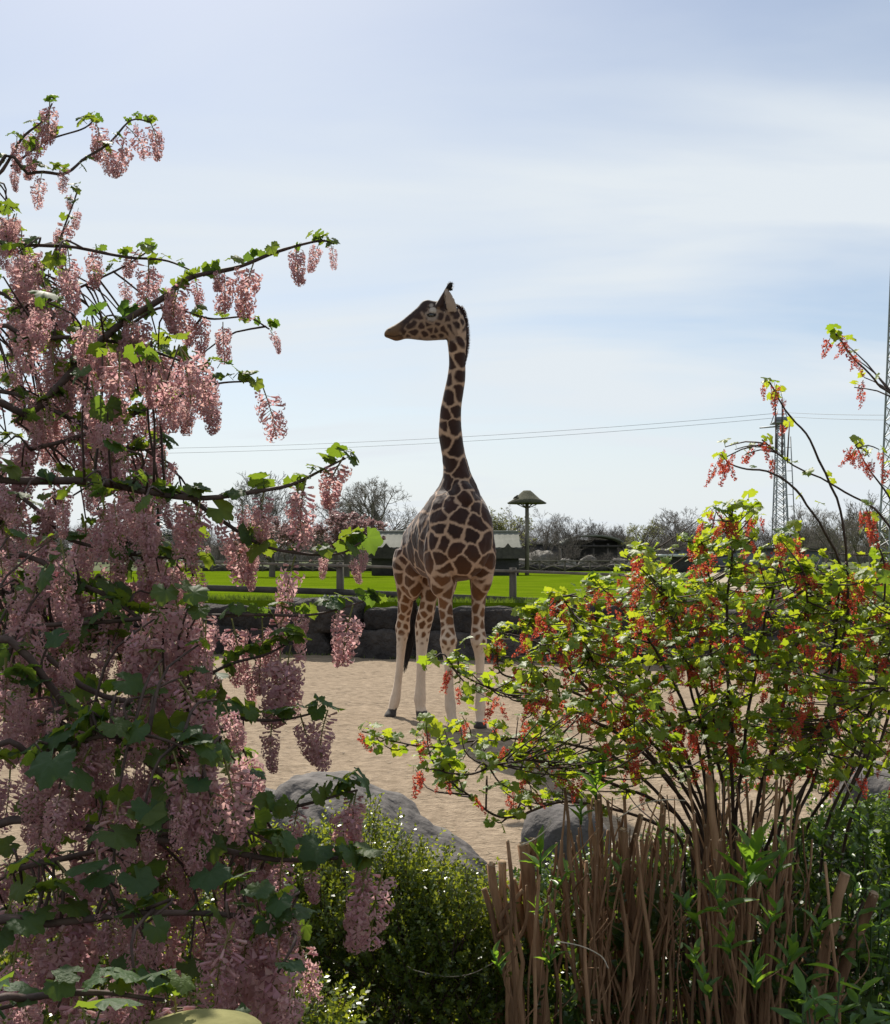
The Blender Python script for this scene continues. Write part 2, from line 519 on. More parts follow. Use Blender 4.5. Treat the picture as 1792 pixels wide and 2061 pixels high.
wall = thing('stone_wall', 'low dark retaining wall of large rough stone blocks between the sand paddock and the lawn', 'stone wall', (0, float(wall_y(0)), 0))
rs = random.Random(21)
ang = -math.atan(0.27)
for course in range(2):
    x = -15.0 + (0.6 if course else 0)
    k = 0
    while x < 5.3:
        w_ = rs.uniform(1.1, 2.1) if course == 0 else rs.uniform(0.9, 2.3)
        h_ = rs.uniform(0.50, 0.58) if course == 0 else rs.uniform(0.42, 0.60)
        dth = rs.uniform(0.6, 0.8)
        z = h_ / 2 - 0.06 if course == 0 else 0.46 + h_ / 2 - 0.02
        me = stone_mesh('stone', (w_ + 0.05, dth, h_ + 0.04), rs.uniform(0, 90), sub=10, rough=0.17, power=8.0 if course == 0 else 5.0)
        o = link('stone', me, M['stone'], wall)
        cx = x + w_ / 2
        o.matrix_parent_inverse = wall.matrix_basis.inverted()
        o.location = (cx, float(wall_y(cx)) + dth * 0.42 + (0.07 if course else 0) + rs.uniform(-0.04, 0.05), z)
        o.rotation_euler = (0, rs.uniform(-0.03, 0.03), ang + rs.uniform(-0.05, 0.05))
        x += w_
    # nothing else in the joints
# dark packed earth behind the joints belongs to the lawn's own riser

# near boulders
def boulder(label, c, size, seed, rot=(0, 0, 0), sub=14, power=2.6, rough=0.16, mat='rock', cat='boulder', group=None, name='boulder'):
    me = stone_mesh(name, size, seed, sub=sub, rough=rough, power=power)
    o = link(name, me, M[mat])
    o.location = Vector(c); o.rotation_euler = rot
    return tag(o, label, cat, group)


boulder('big grey boulder sloping down to the right behind the small-leaved bush', (-0.28, 5.0, 0.36), (1.10, 0.8, 0.60), 14.2, (0.05, 0.50, -0.25), sub=40, power=3.6, rough=0.11)
boulder('small rough dark rock on the sand left of the big sloping boulder', (-0.80, 5.3, 0.48), (0.50, 0.4, 0.42), 33.0, (0, 0.1, 0.3), sub=14, power=2.6, rough=0.24)
boulder('grey boulder half hidden behind the red-flowered shrub, right of the sloping boulder', (0.52, 4.85, 0.42), (0.36, 0.4, 0.58), 51.0, (0, -0.05, 0.2), sub=14)
boulder('grey rock at the right edge of the picture behind the red-flowered shrub', (2.12, 5.2, 0.62), (0.5, 0.5, 0.5), 71.0, (0, 0.05, 0.5), sub=14)

# ------------------------------------------------------------------ paddock fence on the wall
fence = thing('wooden_fence', 'low wooden post and rail fence along the lawn behind the stone wall', 'fence', (0, 20, 0.97))
fp = []
for px, ytop, ymid, ybase in ((-230, 561.5, 582, 590), (-5, 560.5, 583, 593), (167, 560.5, 586, 597), (340, 565.0, 591.5, 602), (513, 570.5, 599.5, 610), (700, 577, 609, 620)):
    D = 19.85
    for _ in range(6):
        D = float(wall_y((px - 445) * D / FPX)) + 0.75
    fp.append((at(px, ytop, D), at(px, ymid, D), at(px, ybase + 6, D)))
for t_, m_, b_ in fp:
    mb = MB(); h = t_[2] - b_[2] - 0.0
    mb.box((t_[0], t_[1] + 0.03, (t_[2] + b_[2]) / 2 + 0.02), (0.115, 0.115, h + 0.06), rot=ang, taper=0.94)
    mb.obj('post', M['wood'], fence)
for j in range(len(fp) - 1):
    for lv, th in ((0, 0.05), (1, 0.115)):
        A_, B_ = fp[j][lv], fp[j + 1][lv]
        mb = MB()
        yo = -0.055
        q = []
        for p in (A_, B_):
            for dz in (-th / 2, th / 2):
                for dy_ in (-0.025, 0.025):
                    q.append((p[0], p[1] + yo + dy_, p[2] + dz - 0.01))
        mb.add(q, [(0, 1, 3, 2), (4, 6, 7, 5), (0, 4, 5, 1), (2, 3, 7, 6), (0, 2, 6, 4), (1, 5, 7, 3)])
        mb.obj('rail', M['wood'] if lv == 0 else M['dark_wood'], fence)

# gate post and timber steps on the right
gp_ = at(777, 585, 18.6)
mb = MB(); mb.box((gp_[0], gp_[1], gp_[2] / 2 - 0.1), (0.27, 0.27, gp_[2] + 0.2), rot=0.1, taper=0.97)
mb.tube([(gp_[0], gp_[1], gp_[2] - 0.001), (gp_[0], gp_[1], gp_[2] + 0.04)], [0.13, 0.09], 8)
tag(mb.obj('gate_post', M['brown_wood']), 'thick square timber post at the end of the stone wall behind the red-flowered shrub', 'post')
st = thing('timber_steps', 'brown timber sleeper steps at the right edge behind the red-flowered shrub', 'steps', (8.2, 18.6, 0))
for k, (yy, z0, z1) in enumerate(((17.0, -0.15, 0.22), (17.8, 0.0, 0.50), (18.6, 0.2, 0.80), (19.6, 0.5, 1.05))):
    mb = MB(); mb.box((9.3, yy + 0.3, (z0 + z1) / 2), (4.9, 0.85, z1 - z0), rot=-0.04)
    mb.obj('sleeper', M['brown_wood'], st)

# ------------------------------------------------------------------ far fence, shelter, feeder, dome
ff = thing('lattice_fence', 'far rustic rail fence with crossed braces at the end of the lawn', 'fence', (0, 62, 0.86))
FX0, FX1, FD = -16.0, 21.0, 62.0
zt, zb = CZ - 6.5 * FD / FPX, 0.95
nbay = 26
xs_ = np.linspace(FX0, FX1, nbay + 1)
for x in xs_:
    mb = MB(); mb.box((x, FD, (zt + 0.86) / 2), (0.09, 0.09, zt - 0.84)); mb.obj('post', M['wood'], ff)
for a_, b_ in zip(xs_[:-1], xs_[1:]):
    mb = MB(); mb.tube([(a_, FD - 0.06, zt - 0.02), (b_, FD - 0.06, zt - 0.02)], 0.04, 6); mb.obj('rail', M['wood'], ff)
    mb = MB(); mb.tube([(a_, FD - 0.05, zb), (b_, FD - 0.05, zt - 0.06)], 0.03, 5); mb.obj('brace', M['wood'], ff)
    mb = MB(); mb.tube([(a_, FD + 0.05, zt - 0.06), (b_, FD + 0.05, zb)], 0.03, 5); mb.obj('brace', M['wood'], ff)
kerb = thing('stone_edging', 'dark low stone edging below the far lattice fence', 'stone edging', (0, 63.2, 0.85))
rs = random.Random(5)
x = -17.0
while x < 22:
    w_ = rs.uniform(0.7, 1.5)
    o = link('stone', stone_mesh('stone', (w_ + .05, 0.6, rs.uniform(0.35, 0.55)), rs.uniform(0, 99), sub=5, rough=0.14), M['stone'], kerb)
    o.location = (x + w_ / 2, 63.4, 0.98)
    x += w_

sh = thing('shelter_shed', 'long shed with pale ribbed metal roof and dark walls behind the giraffe', 'shed', (0, 48, 0.9))
SD = 48.0
L0, R0 = at(370, 532, SD), at(517, 532, SD)
zr, ze = L0[2], at(0, 547.5, SD)[2]
xl, xr = L0[0], R0[0] + 0.15
SLP = 1.5
mb = MB(); mb.box(((xl + xr) / 2, SD + SLP, (ze + 0.85) / 2), (xr - xl - 0.12, 2 * SLP - 0.3, ze - 0.87)); mb.obj('wall', M['shed_wall'], sh)
rib = int((xr - xl) / 0.24)
for sgn in (-1, 1):
    mb = MB()
    y0, y1 = SD + SLP + sgn * SLP, SD + SLP
    xs2 = np.linspace(xl, xr, rib * 3 + 1)
    up_ = np.array([0, -0.0, 0.045])
    prof = np.where(np.arange(len(xs2)) % 3 == 0, 0.016, 0.0)
    top = np.stack([xs2, np.full_like(xs2, y1), zr + prof], 1)
    bot = np.stack([xs2 + (xs2 - (xl + xr) / 2) * 0.02, np.full_like(xs2, y0), ze + prof], 1)
    n_ = len(xs2)
    i = np.arange(n_ - 1)
    mb.add(np.concatenate([top, bot]), np.stack([i, i + 1, i + 1 + n_, i + n_], 1))
    mb.add(np.concatenate([top, bot]) - np.array([0, 0, 0.06]), np.stack([i, i + 1, i + 1 + n_, i + n_], 1))
    mb.obj('roof_slope', M['metal_roof'], sh)
mb = MB(); mb.tube([(xl, SD + SLP, zr + 0.03), (xr, SD + SLP, zr + 0.03)], 0.07, 8); mb.obj('ridge_cap', M['metal_roof'], sh)
for gx in (386, 508):
    p = at(gx, 547, SD - 0.2)
    mb = MB()
    prof = [(-0.75, -0.10), (-0.36, -0.08), (-0.14, 0.0), (0, 0.17), (0.14, 0.0), (0.36, -0.08), (0.75, -0.10)]
    fr_ = [(p[0] + u, p[1], p[2] + v) for u, v in prof] + [(p[0] + 0.75, p[1], p[2] - 0.5), (p[0] - 0.75, p[1], p[2] - 0.5)]
    bk = [(q[0], q[1] + 0.6, q[2]) for q in fr_]
    c = len(fr_)
    mb.add(fr_ + bk, [(0, 1, 7, 8), (1, 2, 6, 7), (2, 3, 5, 6), (2, 3, 4, 5)] if False else [(8, 7, 6, 0), (0, 6, 5, 1), (1, 5, 4, 2)])
    mb.add([fr_[2], fr_[3], fr_[4]], [(0, 2, 1)])
    mb.add(fr_ + bk, [(k, (k + 1) % c, c + (k + 1) % c, c + k) for k in range(c)])
    mb.obj('gable', M['dark_wood'], sh)

fd = thing('shade_parasol', 'thatched cone parasol on a tall wooden pole standing on the lawn', 'parasol', tuple(at(527, 576, 50.0)))
p0 = at(527, 576, 50.0); pt = at(527, 491, 50.0); pe = at(527, 502.5, 50.0)
mb = MB(); mb.tube([(p0[0], 50, 0.8), (p0[0], 50, pe[2] + 0.2)], [0.10, 0.085], 8); mb.obj('pole', M['wood'], fd)
mb = MB()
n_ = 18
ring = []
for (rr, zz_) in ((0.02, pt[2] + 0.03), (0.16, pt[2] + 0.02), (0.26, pt[2] - 0.06), (0.58, pe[2] + 0.17), (0.9, pe[2] - 0.02), (0.87, pe[2] - 0.06), (0.05, pe[2] + 0.22)):
    for k in range(n_):
        t = 2 * math.pi * k / n_
        j = 1 + 0.025 * math.sin(k * 7.3) * (rr > 0.5)
        ring.append((p0[0] + rr * j * math.cos(t), 50 + rr * j * math.sin(t), zz_))
i = np.arange(6)[:, None] * n_; j = np.arange(n_)[None, :]
mb.add(ring, np.stack([i + j, i + n_ + j, i + n_ + (j + 1) % n_, i + (j + 1) % n_], -1).reshape(-1, 4))
mb.obj('thatch_cone', M['thatch'], fd)
for k in range(6):
    t = 2 * math.pi * k / 6
    mb = MB(); mb.tube([(p0[0] + 0.06 * math.cos(t), 50 + 0.06 * math.sin(t), pe[2] - 0.25), (p0[0] + 0.72 * math.cos(t), 50 + 0.72 * math.sin(t), pe[2] + 0.04)], 0.022, 5)
    mb.obj('strut', M['wood'], fd)
# bird on the roof edge
bp = at(515.5, 497.6, 49.75)
mb = MB(); mb.tube([bp + np.array([-0.11, 0, -0.05]), bp + np.array([-0.03, 0, 0.0]), bp + np.array([0.05, 0, 0.04]), bp + np.array([0.09, 0, 0.10]), bp + np.array([0.13, 0, 0.10])], [0.012, 0.05, 0.055, 0.035, 0.008], 7)
tag(mb.obj('bird', M['dark_wood'], smooth=True), 'tiny dark bird perched on the slope of the thatched parasol', 'bird')

dm = thing('arched_shelter', 'dark shelter with pale curved arch roof far behind the lattice fence', 'building', (13.0, 84, 0.85))
DD = 84.0
c0 = at(594, 549, DD)
hw_, rise = 2.35, at(0, 534.5, DD)[2] - at(0, 546, DD)[2]
mb = MB()
arc = []
for k in range(15):
    t = math.pi * k / 14
    arc.append((c0[0] - hw_ * math.cos(t) * 1.05, math.sin(t) * rise + at(0, 546, DD)[2]))
v = []
for yy in (DD, DD + 4):
    for (x, z) in arc: v.append((x, yy, z))
    for (x, z) in arc: v.append((x, yy, z - 0.14))
n_ = 15
f = []
for k in range(14):
    f += [(k, k + 1, 30 + k + 1, 30 + k), (n_ + k, n_ + k + 1, k + 1, k), (n_ + k, 30 + n_ + k, 30 + n_ + k + 1, n_ + k + 1)]
mb.add(v, f); mb.obj('arch_roof', M['metal_roof'], dm)
mb = MB(); mb.box((c0[0], DD + 3.0, 1.9), (4.3, 1.5, 2.1)); mb.obj('back_wall', M['shed_wall'], dm)
for x in (-2.2, -1.1, 0, 1.1, 2.2):
    mb = MB(); mb.box((c0[0] + x, DD + 0.2, 1.7), (0.14, 0.14, 1.9)); mb.obj('post', M['dark_wood'], dm)
mb = MB(); mb.box((c0[0], DD + 0.1, 2.45), (4.8, 0.18, 0.16)); mb.obj('beam', M['dark_wood'], dm)
mb = MB(); mb.box((c0[0] - 4.4, DD + 1, 1.72), (3.4, 2, 1.7)); mb.obj('side_wall', M['shed_wall'], dm)
mb = MB(); mb.box((c0[0] - 4.4, DD + 1, 2.62), (3.8, 2.5, 0.12)); mb.obj('side_roof', M['wood'], dm)

ws = thing('white_roofed_shed', 'small shed with flat white roof behind the red-flowered shrub', 'shed', (12.3, 56, 0.85))
c1 = at(690, 555, 56.0)
mb = MB(); mb.box((c1[0], 57, 1.25), (2.2, 2.0, 0.95)); mb.obj('wall', M['shed_wall'], ws)
mb = MB(); mb.box((c1[0], 56.9, 1.78), (2.9, 2.6, 0.12)); mb.obj('roof', M['white_roof'], ws)
gw = thing('grey_hut', 'pale blue-grey hut far back behind the tall red-flowered stems', 'hut', (18, 58, 0.85))
c1 = at(752, 560, 58.0)
mb = MB(); mb.box((c1[0], 59, 1.45), (7.4, 2.0, 1.25)); mb.obj('wall', surf_mat('pale_blue_wall', (0.16, 0.17, 0.22), (0.24, 0.25, 0.31), scale=1.5, bump=0), gw)
mb = MB(); mb.box((c1[0], 59, 2.12), (7.9, 2.5, 0.12)); mb.obj('roof', M['dark_wood'], gw)

# rocks between the far fence and the buildings
rs = random.Random(61)
for k in range(12):
    px = 500 + k * 23 + rs.uniform(-8, 8); D = rs.uniform(65, 72)
    s_ = rs.uniform(0.8, 1.7)
    p = at(px, 0, D)
    where = 'nth'.replace('nth', ['first', 'second', 'third', 'fourth', 'fifth', 'sixth', 'seventh', 'eighth', 'ninth', 'tenth', 'eleventh', 'twelfth'][k])
    boulder('pale grey far rock behind the lattice fence, %s counting from the pale metal-roofed shed' % where, (p[0], D, 0.85 + s_ * 0.25), (s_ * 1.3, s_, s_), rs.uniform(0, 99), (0, 0, rs.uniform(0, 3)), sub=6, mat='far_rock', cat='rock', group='far rocks behind the lattice fence', name='far_rock', rough=0.25)


# ------------------------------------------------------------------ masts and cables
def lattice_mast(name, label, cx, cy, zb, zt, wb, wt, nb, ladder=True):
    t = thing(name, label, 'mast', (cx, cy, zb))
    cs = [(-1, -1), (1, -1), (1, 1), (-1, 1)]
    wz = lambda z: wb + (wt - wb) * ((z - zb) / (zt - zb)) ** 0.85
    for sx, sy in cs:
        mb = MB()
        zs = np.linspace(zb, zt, 12)
        mb.tube([(cx + sx * wz(z) / 2, cy + sy * wz(z) / 2, z) for z in zs], 0.045, 5); mb.obj('leg', M['steel'], t)
    zs = np.linspace(zb, zt, nb + 1)
    for fc in range(4):
        a_, b_ = cs[fc], cs[(fc + 1) % 4]
        mb = MB()
        for k in range(nb):
            z0, z1 = zs[k], zs[k + 1]
            A0 = (cx + a_[0] * wz(z0) / 2, cy + a_[1] * wz(z0) / 2, z0); A1 = (cx + a_[0] * wz(z1) / 2, cy + a_[1] * wz(z1) / 2, z1)
            B0 = (cx + b_[0] * wz(z0) / 2, cy + b_[1] * wz(z0) / 2, z0); B1 = (cx + b_[0] * wz(z1) / 2, cy + b_[1] * wz(z1) / 2, z1)
            mb.tube([A0, B1], 0.022, 4, caps=False); mb.tube([B0, A1], 0.022, 4, caps=False)
        o = mb.obj('bracing', M['steel'], t); o['kind'] = 'stuff'
    if ladder:
        lx = cx + 0.62
        for s in (-0.2, 0.2):
            mb = MB(); mb.tube([(lx + s + 0.25, cy, zb), (lx + s - 0.15, cy, zt - 0.8)], 0.035, 5); mb.obj('ladder_rail', M['steel'], t)
        mb = MB()
        for z in np.arange(zb + 0.3, zt - 0.9, 0.75):
            q = (z - zb) / (zt - zb)
            mb.tube([(lx - 0.2 + 0.25 - 0.4 * q, cy, z), (lx + 0.2 + 0.25 - 0.4 * q, cy, z)], 0.022, 4)
        o = mb.obj('rungs', M['steel'], t); o['kind'] = 'stuff'
    return t


MD = 70.0
mt_ = at(780, 424, MD)
m1 = lattice_mast('lattice_mast', 'grey steel lattice mast with ladder rising behind the red-flowered shrub', mt_[0], MD, 0.85, mt_[2], 0.95, 0.38, 18)
mb = MB(); mb.box((mt_[0], MD, mt_[2] + 0.05), (1.0, 1.0, 0.10)); mb.obj('platform', M['steel'], m1)
for s in (-1, 1):
    for s2 in (-1, 1):
        mb = MB(); mb.tube([(mt_[0] + s * 0.46, MD + s2 * 0.46, mt_[2]), (mt_[0] + s * 0.2, MD + s2 * 0.2, mt_[2] + 0.95)], 0.03, 5); mb.obj('guard_post', M['steel'], m1)
for z in (0.3, 0.6):
    mb = MB(); q = 0.46 - z * 0.27
    mb.tube([(mt_[0] - q, MD - q, mt_[2] + z), (mt_[0] + q, MD - q, mt_[2] + z)], 0.03, 4); mb.obj('guard_rail', M['steel'], m1)
mb = MB(); mb.box((mt_[0], MD - 0.2, mt_[2] + 0.25), (0.7, 0.5, 0.3)); mb.obj('pulley_box', M['cable'], m1)
mb = MB(); mb.tube([(mt_[0] - 1.3, MD, mt_[2] - 0.25), (mt_[0] + 0.6, MD, mt_[2] - 0.1)], 0.05, 5); mb.obj('arm', M['steel'], m1)
ND = 46.0
nt_ = at(894, 232, ND)
m2 = lattice_mast('tall_lattice_mast', 'taller grey lattice mast cut off by the right edge of the picture', nt_[0] + 0.15, ND, 0.85, nt_[2], 1.25, 0.30, 22, ladder=False)
for k, (za_, zb_, dz) in enumerate(((0, 0, 0.0), (0.28, 0, -0.36))):
    for seg in range(2):
        if seg == 0:
            A_ = at(-60, 449 + (5 if k else 0), MD + 10); B_ = at(774, 413.5 + (4.5 if k else 0), MD)
        else:
            A_ = at(786, 412.5 + (4.0 if k else 0), MD); B_ = at(893, 415 + (5 if k else 0), ND + 6)
        t = np.linspace(0, 1, 24)[:, None]
        pp = A_ * (1 - t) + B_ * t
        pp[:, 2] -= (0.75 if seg == 0 else 0.05) * 4 * (t * (1 - t))[:, 0]
        mb = MB(); mb.tube(pp, 0.012, 5)
        tag(mb.obj('cable', M['cable']), ['upper', 'lower'][k] + [' of two thin cables across the sky left of the ladder mast', ' of two thin cables between the ladder mast and the right edge mast'][seg], 'cable', 'cables strung between the masts')


# ------------------------------------------------------------------ background trees
def tree_data(seed, h, spread, nlimb=9, up=0.55, droop=0.0, trunk_r=0.16, multi=1, levels=4, leaves=0, leaf_size=0.1, kids=(8, 6, 5)):
    rt = random.Random(seed)
    tr, cr, lv = MB(), MB(), MB()

    def rv(s):
        return np.array([rt.gauss(0, s), rt.gauss(0, s), rt.gauss(0, s)])

    def grow(p, d, ln, r, lev):
        nseg = (6, 5, 4, 3, 2)[lev]
        pts = [p]
        for k in range(nseg):
            d = d + rv(0.13 + 0.03 * lev) + np.array([0, 0, (0.10 if lev else 0.05) - droop * lev * 0.35])
            d = d / np.linalg.norm(d)
            pts.append(pts[-1] + d * ln / nseg)
        pts = np.array(pts)
        rad = np.linspace(r, r * (0.55 if lev == 0 else 0.3), len(pts))
        (tr if lev < 2 else cr).tube(pts, rad, (7, 5, 4, 3, 3)[lev], caps=False)
        if leaves and lev >= 3:
            for _ in range(leaves):
                q = pts[rt.randrange(len(pts))] + rv(0.05 * h * 0.15)
                a_ = rv(1); a_ /= np.linalg.norm(a_); b_ = np.cross(a_, rv(1)); b_ /= np.linalg.norm(b_)
                s = leaf_size * rt.uniform(0.6, 1.3)
                lv.add([q - a_ * s, q + b_ * s * 0.5, q + a_ * s, q - b_ * s * 0.5], [(0, 1, 2, 3)])
        if lev >= levels: return
        nk = nlimb if lev == 0 else kids[min(lev - 1, len(kids) - 1)]
        for k in range(nk):
            f = rt.uniform(0.28 if lev == 0 else 0.2, 1.0)
            i = f * (len(pts) - 1); a_ = int(min(i, len(pts) - 2)); q = pts[a_] + (pts[a_ + 1] - pts[a_]) * (i - a_)
            base = pts[a_ + 1] - pts[a_]; base = base / np.linalg.norm(base)
            side = np.cross(base, rv(1)); side /= np.linalg.norm(side) + 1e-9
            nd = base * up + side * spread
            nd /= np.linalg.norm(nd)
            l2 = ln * (0.75 if lev == 0 else 0.58) * (1.15 - 0.55 * f) * rt.uniform(0.8, 1.2)
            grow(q, nd, l2, max(r * (1 - 0.6 * f) * 0.5, 0.0105 * h / 6), lev + 1)
    for k in range(multi):
        off = rv(0.04 * h) if multi > 1 else np.zeros(3)
        off[2] = 0
        d0 = np.array([rt.gauss(0, 0.25 if multi > 1 else 0.04), rt.gauss(0, 0.25 if multi > 1 else 0.04), 1.0]); d0 /= np.linalg.norm(d0)
        grow(off, d0, h * 0.62 * (rt.uniform(0.8, 1.05) if multi > 1 else 1), trunk_r / math.sqrt(multi), 0)
    return tr, cr, lv


def norm_h(mbs, h):
    top = max(v[:, 2].max() for mb in mbs for v in mb.V)
    for mb in mbs:
        mb.V = [v * (h / top) for v in mb.V]


PROTO = {}


def proto(kind):
    if kind in PROTO: return PROTO[kind]
    if kind == 'oak': a_ = tree_data(3, 9, 0.85, 11, 0.55, 0.0, 0.30, 1)
    elif kind == 'round': a_ = tree_data(9, 6, 0.6, 8, 0.9, 0.0, 0.10, 4, kids=(5, 4, 4))
    elif kind == 'thin': a_ = tree_data(14, 7, 0.45, 10, 0.9, 0.02, 0.12, 2, kids=(6, 5, 4))
    elif kind == 'birch': a_ = tree_data(23, 7, 0.5, 12, 0.75, 0.12, 0.12, 1, kids=(6, 5, 4))
    elif kind == 'willow': a_ = tree_data(31, 6, 0.65, 9, 0.8, 0.16, 0.18, 1, leaves=2, leaf_size=0.07, kids=(6, 5, 4))
    elif kind == 'cherry': a_ = tree_data(44, 5, 0.8, 9, 0.65, 0.0, 0.16, 1, leaves=4, leaf_size=0.075, kids=(6, 5, 4))
    elif kind == 'shrub': a_ = tree_data(52, 2, 0.6, 6, 0.9, 0.0, 0.03, 6, levels=3, kids=(6, 5))
    norm_h(a_, 1.0)
    tr, cr, lv = a_
    ms = [tr.mesh('trunk'), cr.mesh('crown'), lv.mesh('foliage') if lv.n else None]
    ms[0].materials.append(M['bark'])
    ms[1].materials.append(M['twig_grey'])
    if ms[2]: ms[2].materials.append({'willow': M['willow'], 'cherry': M['cherry']}[kind])
    PROTO[kind] = ms
    return ms


def tree(name, kind, label, px, ytop, D, zb=0.85, wide=1.0, rot=0.0, cat='tree', group=None, parts=True):
    ztop = at(px, ytop, D)[2]
    h = ztop - zb
    t = thing(name, label, cat, (at(px, 0, D)[0], D, zb), group)
    t.rotation_euler = (0, 0, rot); t.scale = (h * wide, h * wide, h)
    for nm, me in zip(('trunk', 'crown', 'foliage'), proto(kind)):
        if me is None: continue
        o = bpy.data.objects.new(nm, me); COL.objects.link(o); o.parent = t
        if nm == 'foliage': o['kind'] = 'stuff'
    return t


GB = 'bare trees beyond the lawn'
tree('bare_tree', 'oak', 'big bare spreading tree directly left of the giraffe behind the shed', 392, 474, 62, wide=1.0, rot=0.4, group=GB)
tree('bare_tree', 'round', 'bare fan-shaped tree behind the tip of the pink blossom branch', 275, 468, 70, wide=1.1, rot=1.4, group=GB)
tree('bare_tree', 'oak', 'bare tree between the fan-shaped tree and the big spreading tree', 335, 497, 74, wide=1.1, rot=3.0, group=GB)
tree('cherry_tree', 'cherry', 'pink cherry tree left of the metal-roofed shed', 346, 508, 46, wide=1.5, rot=0.3, group='pink cherry trees')
tree('cherry_tree', 'cherry', 'pink cherry tree half hidden by the pink blossom, farther left', 272, 512, 45, wide=1.4, rot=2.1, group='pink cherry trees')
tree('willow_tree', 'willow', 'greening willow directly right of the giraffe behind the shed', 510, 506, 66, wide=1.15, rot=0.5, group='greening willows')
tree('birch_tree', 'birch', 'slender drooping birch just right of the parasol pole', 543, 503, 72, wide=1.0, rot=1.0)
tree('birch_tree', 'birch', 'slender birch showing above the willow under the parasol', 516, 502, 75, wide=0.8, rot=2.4)
tree('bare_tree', 'round', 'round bare tree right of the birch above the arched shelter', 574, 512, 78, wide=1.0, rot=2.2, group=GB)
tree('bare_tree', 'thin', 'thin bare tree right above the arched shelter roof', 604, 517, 90, wide=1.2, rot=0.2, group=GB)
tree('willow_tree', 'willow', 'small pale green willow right of the arched shelter', 641, 517, 80, wide=1.1, rot=2.9, group='greening willows')
tree('bare_tree', 'round', 'wide round bare bush-like tree left of the ladder mast', 686, 505, 68, wide=1.35, rot=0.9, group=GB)
tree('bare_tree', 'thin', 'bare tree right of the ladder mast, nearest to it', 806, 502, 58, wide=1.0, rot=0.7, group=GB)
tree('bare_tree', 'round', 'bushy bare tree behind the tall red-flowered stems', 842, 506, 52, wide=1.2, rot=2.0, group=GB)
tree('bare_tree', 'thin', 'tallest bare tree close to the right edge', 868, 488, 55, wide=0.9, rot=4.0, group=GB)
tree('willow_tree', 'willow', 'pale green willow at the right edge by the tall mast', 880, 508, 60, wide=1.3, rot=1.0, group='greening willows')
# dark conifer behind the blossom
ct = thing('conifer_tree', 'narrow dark conifer behind the pink blossom on the left', 'tree', (at(158, 0, 55)[0], 55, 0.85))
cz_top = at(158, 448, 55)[2]
mb = MB(); mb.tube([(ct.location.x, 55, 0.8), (ct.location.x, 55, cz_top)], [0.14, 0.02], 6); mb.obj('trunk', M['bark'], ct)
mb = MB(); rc = random.Random(8)
for k in range(1700):
    f = rc.random() ** 0.8
    z = 1.1 + f * (cz_top - 1.1); rr = (1 - f) * 1.15 * rc.uniform(0.3, 1.0) + 0.05; t = rc.uniform(0, 6.283)
    c = np.array([ct.location.x + rr * math.cos(t), 55 + rr * math.sin(t), z])
    o_ = np.array([math.cos(t), math.sin(t), -0.25]); s_ = np.array([-math.sin(t), math.cos(t), 0.1])
    mb.add([c, c + o_ * 0.22 + s_ * 0.08, c + o_ * 0.38, c + o_ * 0.22 - s_ * 0.08], [(0, 1, 2, 3)])
mb.obj('foliage', M['conifer'], ct, kind='stuff')
# bare shrubs behind the far fence
rs = random.Random(99)
spots = [(530, 542), (548, 546), (566, 540), (588, 551), (608, 549), (626, 545), (648, 540), (664, 544), (712, 542), (735, 538), (760, 541), (250, 545), (310, 548)]
for k, (px, yt) in enumerate(spots):
    nm = ['first', 'second', 'third', 'fourth', 'fifth', 'sixth', 'seventh', 'eighth', 'ninth', 'tenth', 'eleventh'][k] if k < 11 else None
    lab = ('low bare shrub behind the far fence, %s to the right from the parasol pole' % nm) if nm else ['low bare shrub behind the far fence, farthest left under the cherry trees', 'low bare shrub behind the far fence, between the cherry tree and the shed'][k - 11]
    tree('bare_shrub', 'shrub', lab, px, yt, rs.uniform(65, 69), wide=1.3, rot=rs.uniform(0, 6), cat='shrub', group='bare shrubs behind the far fence')
# far wood on the horizon: reads as one mass
fw = bpy.data.objects.new('far_wood', None); COL.objects.link(fw); fw['kind'] = 'stuff'; fw['label'] = 'grey brown band of far bare woodland along the horizon'
rw = np.random.RandomState(4)
MASS = []
for k in range(3):
    tr, cr, lv = tree_data(60 + k, 4, 0.7, 9, 0.8, 0.0, 0.12, 3, levels=3, kids=(8, 6))
    norm_h((tr, cr), 1.0)
    tr.V += cr.V
    off = sum(len(v) for v in tr.V[:-len(cr.V)]) if cr.V else 0
    tr.Q += [q + tr.n for q in cr.Q]
    me = tr.mesh('crown_mass'); me.materials.append(M['twig_grey']); MASS.append(me)
for k in range(150):
    o = bpy.data.objects.new('crown_mass', MASS[k % 3]); COL.objects.link(o); o.parent = fw
    D = rw.uniform(92, 130); x = -0.62 * D + 1.24 * D * (k + rw.rand()) / 150
    h_ = rw.uniform(2.6, 4.6) * D / 110
    o.location = (x, D, 0.8); o.rotation_euler = (0, 0, rw.uniform(0, 6.28)); w_ = h_ * rw.uniform(1.0, 1.6); o.scale = (w_, w_, h_)
hb = MB(); gx_ = np.linspace(-120, 140, 131)
v = []
for x in gx_:
    t_ = 2.3 + 0.5 * math.sin(x * 0.31) + 0.4 * math.sin(x * 0.83 + 2) + rw.uniform(-0.2, 0.2)
    v += [(x, 138, 0.5), (x, 138.6, 0.5 + t_ * 0.7), (x, 140 + rw.uniform(-0.5, 0.5), 0.5 + t_), (x, 142, 0.4)]
i = (np.arange(130)[:, None] * 4 + np.arange(3)[None, :]).ravel()
hb.add(v, np.stack([i, i + 4, i + 5, i + 1], 1))
o = hb.obj('far_hedge', surf_mat('far_hedge', (0.07, 0.07, 0.045), (0.13, 0.125, 0.09), scale=0.8, bump=0.8, dist=0.3, rough=0.95)); o['kind'] = 'stuff'
o['label'] = 'low dark hedge line on the far horizon'

